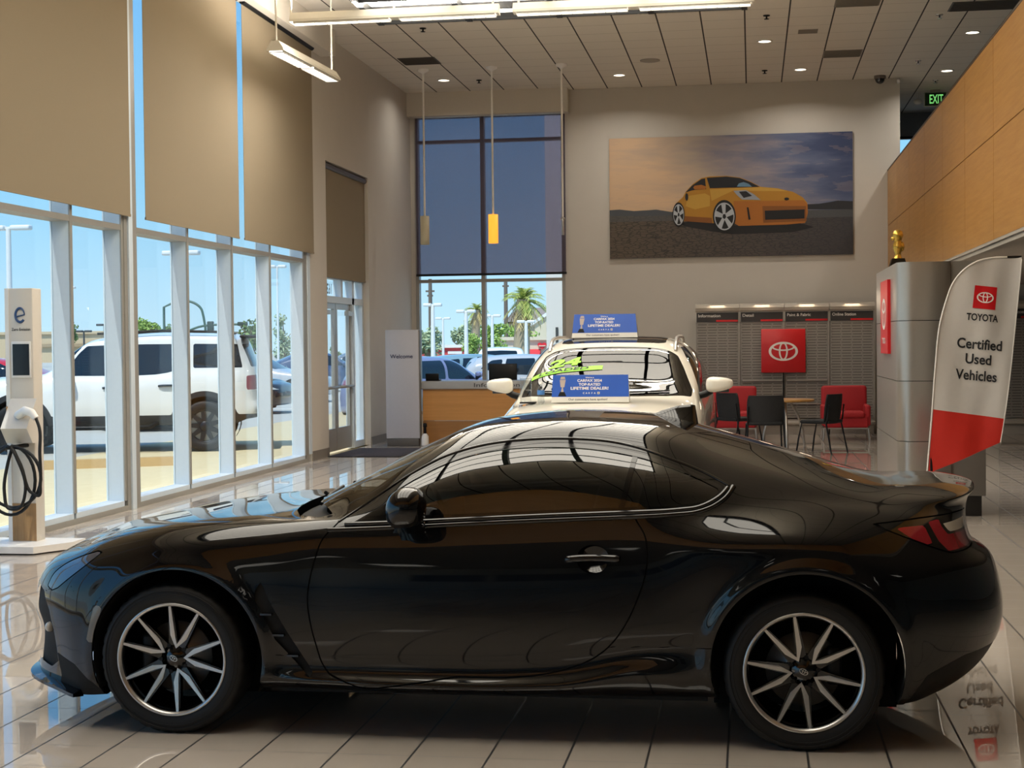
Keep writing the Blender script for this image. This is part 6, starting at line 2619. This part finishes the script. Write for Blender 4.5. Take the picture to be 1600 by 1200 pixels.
recolor(c3, 'grey_sedan', 'grey sedan behind the navy sedan, seen through the last left pane', (-15.0, 61.0, -.02), radians(190), M_greyp)
recolor(c3, 'dark_sedan', 'dark sedan seen through the glass double doors', (-13.6, 37.0, -.02), radians(182), mat('black_car_paint', '1b1d20', rough=.2, coat=.6))
recolor(c3, 'silver_sedan', 'silver sedan seen through the glass doors, beyond the dark one', (-14.6, 44.5, -.02), radians(182), mat('silver_car_paint', 'b5b6b8', rough=.25, coat=.6))
recolor(c3, 'red_sedan', 'red car glimpsed between the charging pedestal and the mullion', (-17.6, 33.0, -.02), radians(10), M_carred)
recolor(c1, 'white_wagon', 'white tall wagon whose roof shows above the white SUV', (-12.4, 31.2, -.02), radians(111), M_wpaint, 1.16)
pick = dict(W=1.95, wb=3.5, R=.40, hub=.40, sill=.35, rail=.74,
            belt=[(-.9, 1.02), (.3, 1.12), (.8, 1.18), (2.4, 1.22), (2.7, 1.24), (4.7, 1.26)],
            top=[(-.9, 1.06), (-.4, 1.16), (.4, 1.22), (.6, 1.28), (.95, 1.60), (1.25, 1.80), (1.7, 1.86), (2.4, 1.84), (2.62, 1.78), (2.78, 1.30), (3.0, 1.27), (4.6, 1.27)],
            stations=[-.5, -.1, .3, .6, .9, 1.2, 1.7, 2.3, 2.6, 2.8, 3.1, 3.7, 4.2],
            front=[(-.6, .4), (-.8, .38), (-.88, .46), (-.9, .58), (-.9, .75), (-.9, .9), (-.88, 1.0), (-.85, 1.04), (-.82, 1.08), (-.78, 1.1), (-.7, 1.12), (-.6, 1.14)],
            rear=[(4.3, .5), (4.5, .48), (4.58, .55), (4.6, .65), (4.58, .8), (4.57, .95), (4.56, 1.12), (4.54, 1.24), (4.52, 1.27), (4.5, 1.275), (4.4, 1.275), (4.3, 1.275)],
            ws=[(.52, -.1), (.55, .4), (.66, .80), (.8, .80), (1.0, .74), (1.18, .70), (1.22, .3), (1.23, -.1)],
            side={'side_window': [[(.85, 1.22), (1.05, 1.48), (1.25, 1.68), (1.7, 1.73), (1.7, 1.23)], [(1.78, 1.23), (1.78, 1.73), (2.4, 1.70), (2.55, 1.60), (2.6, 1.28)]],
                  'taillight': [[(4.42, .85), (4.7, .85), (4.7, 1.2), (4.42, 1.2)]]},
            rw=[(-.1, 1.34), (.62, 1.34), (.56, 1.72), (-.1, 1.74)], rwu=2.5, mirror=(.95, 1.32, None))
c4, pl_, pu = make_car('white_pickup', 'white pickup truck seen from behind in the right pane of the back window', 'car', (-8.95, 55.5, -.32), radians(-82), pick, M_wpaint, ns=130, nk=52)
m = MB()
m.bbox((4.585 - pu, 0, 1.05), (.02, .28, .09), .01)
m.build('tailgate_handle', M_blk, c4, world=False)
recolor(c1, 'silver_crossover', 'silver crossover half hidden behind the black monitor', (-5.55, 41.5, -.32), radians(-170), mat('silver_car_paint', 'b5b6b8'), 1.0)


# ---- lot lights
M_pole = mat('white_pole', 'e4e4e0', rough=.5, noise=.02)
M_dpole = mat('dark_pole', '4a4d4e', rough=.6, noise=.05)


def lot_light(px, py, Y, label, hw=.6, mm=None, twin=True, r=.07, base=-.3):
    p = at(px, py, Y)
    mm = mm or M_pole
    t = thing('light_pole', label, 'street light', (p.x, p.y, base), group='parking lot light poles')
    m = MB()
    m.cyl((p.x, p.y, base), (p.x, p.y, p.z), r * 1.1, r * .8, n=10)
    m.build('pole', mm, t)
    for s in ((-1, 1) if twin else (1,)):
        m = MB()
        m.bbox((p.x + s * hw * .62, p.y, p.z + .02), (hw * .95, .32, .17), .05)
        m.build('lamp_head', mm, t)
    m = MB()
    m.box(p.x - hw * .3, p.x + hw * .3, p.y - .04, p.y + .04, p.z - .02, p.z + .06)
    m.build('arm', mm, t)


for a in ((13, 357, 50, 'tall white light pole at the left edge above the charging pedestal', .75, None, True, .11), (105, 450, 95, 'white twin light pole above the front of the white SUV', .50),
          (283, 396, 55, 'white twin light pole split by the second left mullion', .65), (433, 417, 88, 'white twin light pole in the last pane beside the wall', .50),
          (676, 477, 80, 'white twin light pole at the left of the back window', .45, None, True, .12), (728, 487, 82, 'white twin light pole left of the back window mullion', .48, None, True, .12),
          (692, 498, 120, 'small distant white light pole behind the purple crossover', .55, None, True, .10), (769, 494, 95, 'white twin light pole right of the back window mullion', .5, None, True, .11),
          (822, 503, 92, 'white twin light pole in front of the palm tree', .5, None, True, .12)):
    lot_light(*a)
for a in ((103, 505, 110, 'dark twin lamp on a pole above the SUV hood', .55), (131, 518, 120, 'dark low twin lamp right of the taller one', .6), (163, 508, 110, 'dark twin lamp at the edge of the wide left pane', .55)):
    lot_light(a[0], a[1], a[2], a[3], a[4], M_dpole, True, .09)

# traffic signal
p = at(256, 480, 130)
t = thing('traffic_signal', 'green traffic signal mast with a curved arm beyond the white SUV', 'traffic light', (p.x, p.y, -.3))
M_gpole = mat('green_pole', '4f6d62', rough=.5)
m = MB()
q = at(275, 471, 130)
m.tube([(p.x, p.y, -.3), tuple(p), tuple(q)], .12, 8)
m.build('pole', M_gpole, t)
q = at(318, 489, 130)
m = MB()
m.tube(curve([(q.x, q.y, -.3), tuple(at(318, 495, 130)), tuple(at(314, 482, 130)), tuple(at(300, 472, 130)), tuple(at(290, 470, 130))], 5), .11, 8)
m.build('signal_mast', M_gpole, t)
m = MB()
m.tube(curve([tuple(at(290, 519, 130)), tuple(at(310, 511, 130)), tuple(at(345, 507, 130)), tuple(at(385, 507, 130))], 5), .10, 8)
m.build('signal_arm', M_gpole, t)
q = at(329, 511, 130)
m = MB()
m.bbox(tuple(q), (.55, .4, 1.0), .08)
m.build('signal_head', mat('signal_green', '35463f', rough=.5), t)
q = at(379, 506, 130)
m = MB()
m.bbox(tuple(q), (.9, .3, .35), .08)
m.build('camera_box', mat('signal_green', '35463f'), t)
# utility poles
M_timber = mat('weathered_timber', '6e6257', rough=.9, noise=.1)
for px, py, Y, arms, l in ((672, 436, 170, ((455, 14), (462, 9)), 'wooden utility pole with crossarms, left in the back window'), (790, 440, 170, ((447, 10),), 'wooden utility pole beside the palm tree')):
    p = at(px, py, Y)
    t = thing('utility_pole', l, 'utility pole', (p.x, p.y, -.3))
    m = MB()
    m.cyl((p.x, p.y, -.3), tuple(p), .26, .2, n=10)
    m.build('pole', M_timber, t)
    for ay, aw in arms:
        q = at(px, ay, Y)
        m = MB()
        m.box(q.x - aw * Y / F_PX * .5, q.x + aw * Y / F_PX * .5, q.y - .1, q.y + .1, q.z - .1, q.z + .1)
        m.build('crossarm', M_timber, t)


# ---- trees
def leaf_mat(name, c, back):
    m = bpy.data.materials.new(name)
    m.use_nodes = True
    t = m.node_tree
    b = t.nodes['Principled BSDF']
    b.inputs['Roughness'].default_value = .7
    ob = t.nodes.new('ShaderNodeNewGeometry')
    r = t.nodes.new('ShaderNodeValToRGB')
    r.color_ramp.elements[0].color = (*lin(c), 1)
    r.color_ramp.elements[1].color = (*lin(back), 1)
    t.links.new(ob.outputs['Random Per Island'], r.inputs[0])
    t.links.new(r.outputs[0], b.inputs['Base Color'])
    return m


M_leafd = leaf_mat('dark_leaves', '4a6436', '8aa35e')
M_leafg = leaf_mat('green_leaves', '6f8f3e', 'a8c060')
M_leafp = leaf_mat('pale_leaves', '8b9a74', 'b9c49a')
M_bark = mat('bark', '7c6a55', rough=.9, noise=.15)


def tree(label, px, ptop, pbot, Y, wpx, mm, nleaf=900, seed=1, name='tree'):
    rnd = random.Random(seed)
    top, bot = at(px, ptop, Y), at(px, pbot, Y)
    k = Y / F_PX
    R = wpx * k / 2
    H = top.z - bot.z
    base = -.3
    t = thing(name, label, 'tree', (top.x, Y, base), group='trees beyond the lots')
    m = MB()
    m.tube([(top.x, Y, base), (top.x + .1, Y, bot.z + H * .3), (top.x, Y, bot.z + H * .7)], [R * .12, R * .09, R * .03], 8)
    for q in range(5):
        a = q * 2.4 + seed
        m.tube([(top.x, Y, bot.z + H * (.15 + .08 * q)), (top.x + cos(a) * R * .6, Y + sin(a) * R * .6, bot.z + H * (.4 + .1 * q))], [R * .05, R * .015], 6)
    m.build('trunk', M_bark, t)
    m = MB()
    blobs = []
    for q in range(16):
        z = rnd.random()
        rr = R * (.55 + .45 * sin(pi * (z * .8 + .15))) * .75
        a = rnd.random() * 2 * pi
        d = rr * rnd.random() ** .6
        blobs.append((top.x + cos(a) * d, Y + sin(a) * d * .8, bot.z + H * (.12 + .76 * z), R * (.26 + .2 * rnd.random())))
    for q in range(nleaf):
        bx_, by_, bz_, br = blobs[q % len(blobs)]
        while True:
            v = Vector((rnd.uniform(-1, 1), rnd.uniform(-1, 1), rnd.uniform(-1, 1)))
            if .25 < v.length < 1:
                break
        c = Vector((bx_, by_, bz_)) + Vector((v.x * br, v.y * br, v.z * br * min(1, H / (2 * R) + .3)))
        c.z = min(c.z, top.z)
        a = Vector((rnd.gauss(0, 1), rnd.gauss(0, 1), rnd.gauss(0, 1))).normalized()
        b = a.orthogonal().normalized()
        s = R * .12 * rnd.uniform(.6, 1.3)
        m.add([c - a * s, c - b * s * .5, c + a * s, c + b * s * .5], [(0, 1, 2, 3)], False)
    m.build('foliage', mm, t)


for k, a in enumerate((('dark green tree left of the first wide pane, beside the charging pedestal', 48, 500, 545, 140, 34, M_leafd), ('dark round tree behind the small dark lamps', 108, 508, 535, 150, 40, M_leafd),
                       ('green tree above the roof of the white SUV, left of the signal', 228, 496, 545, 120, 52, M_leafg), ('low dark tree under the signal arm', 266, 507, 540, 135, 40, M_leafd),
                       ('tall dense tree right of the white SUV', 392, 496, 562, 110, 70, M_leafd), ('grey green tree in the last left pane', 442, 486, 566, 120, 46, M_leafp),
                       ('grey tree at the left jamb of the back window', 668, 508, 552, 160, 60, M_leafp), ('wide grey green tree in the middle of the left back pane', 722, 503, 552, 215, 58, M_leafp),
                       ('bright green tree right of the back window mullion', 772, 508, 558, 147, 62, M_leafg), ('green tree in front of the gabled house', 812, 508, 545, 195, 64, M_leafg),
                       ('bright green shrub tree below the small palm', 738, 522, 556, 128, 40, M_leafg), ('green tree seen through the glass doors', 524, 540, 585, 90, 30, M_leafd))):
    tree(*a, nleaf=1000, seed=k + 3)


def palm(label, px, py, Y, wpx, r0, seed):
    rnd = random.Random(seed)
    c = at(px, py, Y)
    k = Y / F_PX
    R = wpx * k / 2
    t = thing('palm_tree', label, 'palm tree', (c.x, Y, -.3), group='palm trees across the street')
    m = MB()
    m.tube([(c.x - .3, Y, -.3), (c.x - .15, Y, c.z * .5), (c.x, Y, c.z)], [r0 * 1.2, r0, r0 * .9], 10)
    m.build('trunk', mat('palm_bark', 'a8977c', rough=.9, noise=.2, nscale=3), t)
    m = MB()
    g = MB()
    for q in range(64):
        a = rnd.uniform(0, 2 * pi)
        el = rnd.uniform(-1.2, 1.35)
        mm_ = g if el < -.35 else m
        L = R * rnd.uniform(.85, 1.1)
        d = Vector((cos(a) * cos(el), sin(a) * cos(el), sin(el)))
        side = Vector((-sin(a), cos(a), 0))
        pts = []
        for i in range(6):
            f = i / 5
            p = c + d * (L * f) + Vector((0, 0, -L * .45 * f * f))
            pts.append(p)
        for i in range(1, 6):
            p0, p1 = pts[i - 1], pts[i]
            for s in (-1, 1):
                for f in (.25, .75):
                    b = p0.lerp(p1, f)
                    tip = b + (p1 - p0).normalized() * L * .22 + side * (s * L * .20 * (1.15 - abs(i / 5 - .6))) + Vector((0, 0, -L * .10))
                    w_ = (p1 - p0) * .22
                    mm_.add([b - w_, b + w_, tip], [(0, 1, 2)], False)
    m.build('fronds', leaf_mat('palm_green' + str(seed), '7f9440', 'c3c46a'), t)
    g.build('dead_fronds', leaf_mat('palm_straw' + str(seed), 'a8935a', 'cdb87e'), t)


palm('large palm tree right of the mullion in the back window', 818, 468, 130, 74, .65, 5)
palm('smaller palm tree touching the back window mullion', 745, 484, 140, 40, .40, 8)

# ---- buildings far away
def block(name, label, px0, px1, ptop, pbot, Y, wallm, depth=20, roof=None):
    a, b = at(px0, ptop, Y), at(px1, pbot, Y)
    t = thing(name, label, 'building', ((a.x + b.x) / 2, Y + depth / 2, -.3))
    m = MB()
    m.box(a.x, b.x, Y, Y + depth, -.3, a.z)
    m.build('wall', wallm, t)
    m = MB()
    m.box(a.x - .3, b.x + .3, Y - .3, Y + depth + .3, a.z, a.z + .35)
    m.build('parapet', roof or wallm, t)
    return t, a, b


M_tan = mat('tan_stucco', 'c9b493', rough=.9, noise=.04)
M_cream = mat('cream_stucco', 'd9cdb4', rough=.9, noise=.04)
t, a, b = block('warehouse', 'long tan building behind the white SUV', -60, 255, 524, 560, 190, M_tan, 30)
m = MB()
q0, q1 = at(20, 538, 190), at(180, 541, 190)
m.box(q0.x, q1.x, 189.6, 190, q1.z, q0.z)
m.build('band', mat('tan_band', 'a58f70', rough=.8), t)
t, a, b = block('restaurant', 'cream storefront with red awning and heart sign in the back window', 779, 862, 532, 560, 160, M_cream, 14)
m = MB()
q0, q1 = at(797, 546, 160), at(845, 557, 160)
m.prism([(160, q0.z), (158.6, q1.z), (160, q1.z)], q0.x, q1.x, 'yz')
m.build('awning', mat('red_awning', 'd0363e', rough=.7), t)
m = MB()
q = at(847, 540, 159.7)
hw_ = 7 * 160 / F_PX
hp_ = [(q.x + hw_ * (16 * sin(s) ** 3) / 16, q.z + hw_ * .9 * (13 * cos(s) - 5 * cos(2 * s) - 2 * cos(3 * s) - cos(4 * s)) / 16) for s in [2 * pi * i / 40 for i in range(40)]]
m.prism(hp_, 159.6, 159.9, 'xz')
m.build('heart_sign', mat('heart_red', 'd8242f', rough=.5), t)
m = MB()
q = at(847, 540.4, 159.5)
m.text('Deli', tuple(q), .22, bold=.02, width=.7) if False else m.box(q.x - .35, q.x + .35, 159.52, 159.6, q.z - .05, q.z + .05)
m.build('sign_bar', M_cream, t)
t, a, b = block('market', 'low red and white storefront at the left of the back window', 640, 748, 544, 562, 176, mat('red_stucco', 'c4484a', rough=.8, noise=.05), 14, mat('white_fascia', 'e8e4dc', rough=.7))
m = MB()
q0, q1 = at(700, 549, 175.8), at(722, 553, 175.8)
m.box(q0.x, q1.x, 175.7, 176, q1.z, q0.z)
m.build('shop_sign', M_white, t)
Y = 300
t = thing('gabled_house', 'cream gabled house with brown roof behind the palm tree', 'house', tuple(at(850, 540, Y)))
gm = MB()
A, B_, Cc = at(836, 540, Y), at(889, 540, Y), at(862, 487, Y)
e0 = at(836, 503, Y)
gm.prism([(A.x, A.z), (B_.x, A.z), (B_.x, e0.z), (Cc.x, Cc.z), (A.x, e0.z)], Y, Y + 14, 'xz')
gm.build('wall', mat('house_cream', 'd6c9ae', rough=.9, noise=.03), t)
gm = MB()
for s in (-1, 1):
    ex = A.x if s < 0 else B_.x
    gm.prism([(Cc.x, Cc.z + .5), (Cc.x, Cc.z - .2), (ex + s * .8, e0.z - .9), (ex + s * .8, e0.z - .2)], Y - .5, Y + 14, 'xz')
gm.build('gable_trim', M_white, t)
gm = MB()
r0, r1, r2 = at(786, 503, Y + 4), at(900, 503, Y + 4), at(800, 480, Y + 4)
r3 = at(900, 478, Y + 4)
gm.add([tuple(r0), tuple(r1), (r3.x, Y + 12, r3.z), (r2.x, Y + 12, r2.z)], [(0, 1, 2, 3)], False)
gm.add([(r0.x, Y + 4.2, r0.z - .3), (r1.x, Y + 4.2, r1.z - .3), (r3.x, Y + 12.2, r3.z - .3), (r2.x, Y + 12.2, r2.z - .3)], [(3, 2, 1, 0)], False)
gm.build('roof', mat('brown_roof', '8f8078', rough=.9, noise=.05), t)
gm = MB()
r0, r1 = at(788, 540, Y + 5), at(890, 503, Y + 5)
gm.box(r0.x, r1.x, Y + 5, Y + 12, r0.z, r1.z)
gm.build('side_wall', mat('house_cream', 'd6c9ae'), t)
gm = MB()
q0, q1 = at(855, 507, Y - .3), at(869, 520, Y - .3)
gm.box(q0.x, q1.x, Y - .2, Y - .05, q1.z, q0.z)
gm.build('window', M_carglass, t)
# white column of the entrance canopy just outside the back window
t = thing('canopy_column', 'broad white column standing just outside the right jamb of the back window', 'column', (-3.75, 31.5, -.3))
m = MB()
m.box(-4.12, -3.1, 31.3, 32.2, -.3, 8)
m.build('shaft', mat('white_cladding', 'f0eee9', rough=.5, noise=.01), t)
m = MB()
m.box(-3.93, -3.88, 31.27, 31.3, 1.2, 1.95)
m.build('slot', M_dpole, t)
# ------------------------------------------------------------------ daylight and exposure
w = bpy.data.worlds.new('sky')
bpy.context.scene.world = w
w.use_nodes = True
nt = w.node_tree
bg = nt.nodes['Background']
tc = nt.nodes.new('ShaderNodeTexCoord')
sp = nt.nodes.new('ShaderNodeSeparateXYZ')
nt.links.new(tc.outputs['Generated'], sp.inputs[0])
rp = nt.nodes.new('ShaderNodeValToRGB')
e = rp.color_ramp.elements
e[0].position, e[0].color = 0.0, (.60, .82, .95, 1)
e[1].position, e[1].color = .55, (.16, .42, .85, 1)
x = e.new(.10)
x.color = (.33, .66, .92, 1)
x = e.new(.24)
x.color = (.20, .52, .93, 1)
nt.links.new(sp.outputs[2], rp.inputs[0])
nt.links.new(rp.outputs[0], bg.inputs[0])
bg.inputs[1].default_value = .95

sd_ = bpy.data.lights.new('sun', 'SUN')
sd_.energy = 3.7
sd_.angle = radians(.6)
sd_.color = (1, .95, .86)
so__ = bpy.data.objects.new('sun', sd_)
C.objects.link(so__)
so__.location = (-20, 0, 30)
so__.rotation_euler = Vector((.12, .48, -.87)).to_track_quat('-Z', 'Y').to_euler()

sc = bpy.context.scene
sc.view_settings.view_transform = 'Standard'
sc.view_settings.look = 'None'
sc.view_settings.gamma = 1
sc.view_settings.exposure = 0.30
sc.cycles.max_bounces = 10
sc.cycles.transparent_max_bounces = 16
sc.cycles.caustics_reflective = False
sc.cycles.caustics_refractive = False
sc.cycles.sample_clamp_indirect = 6
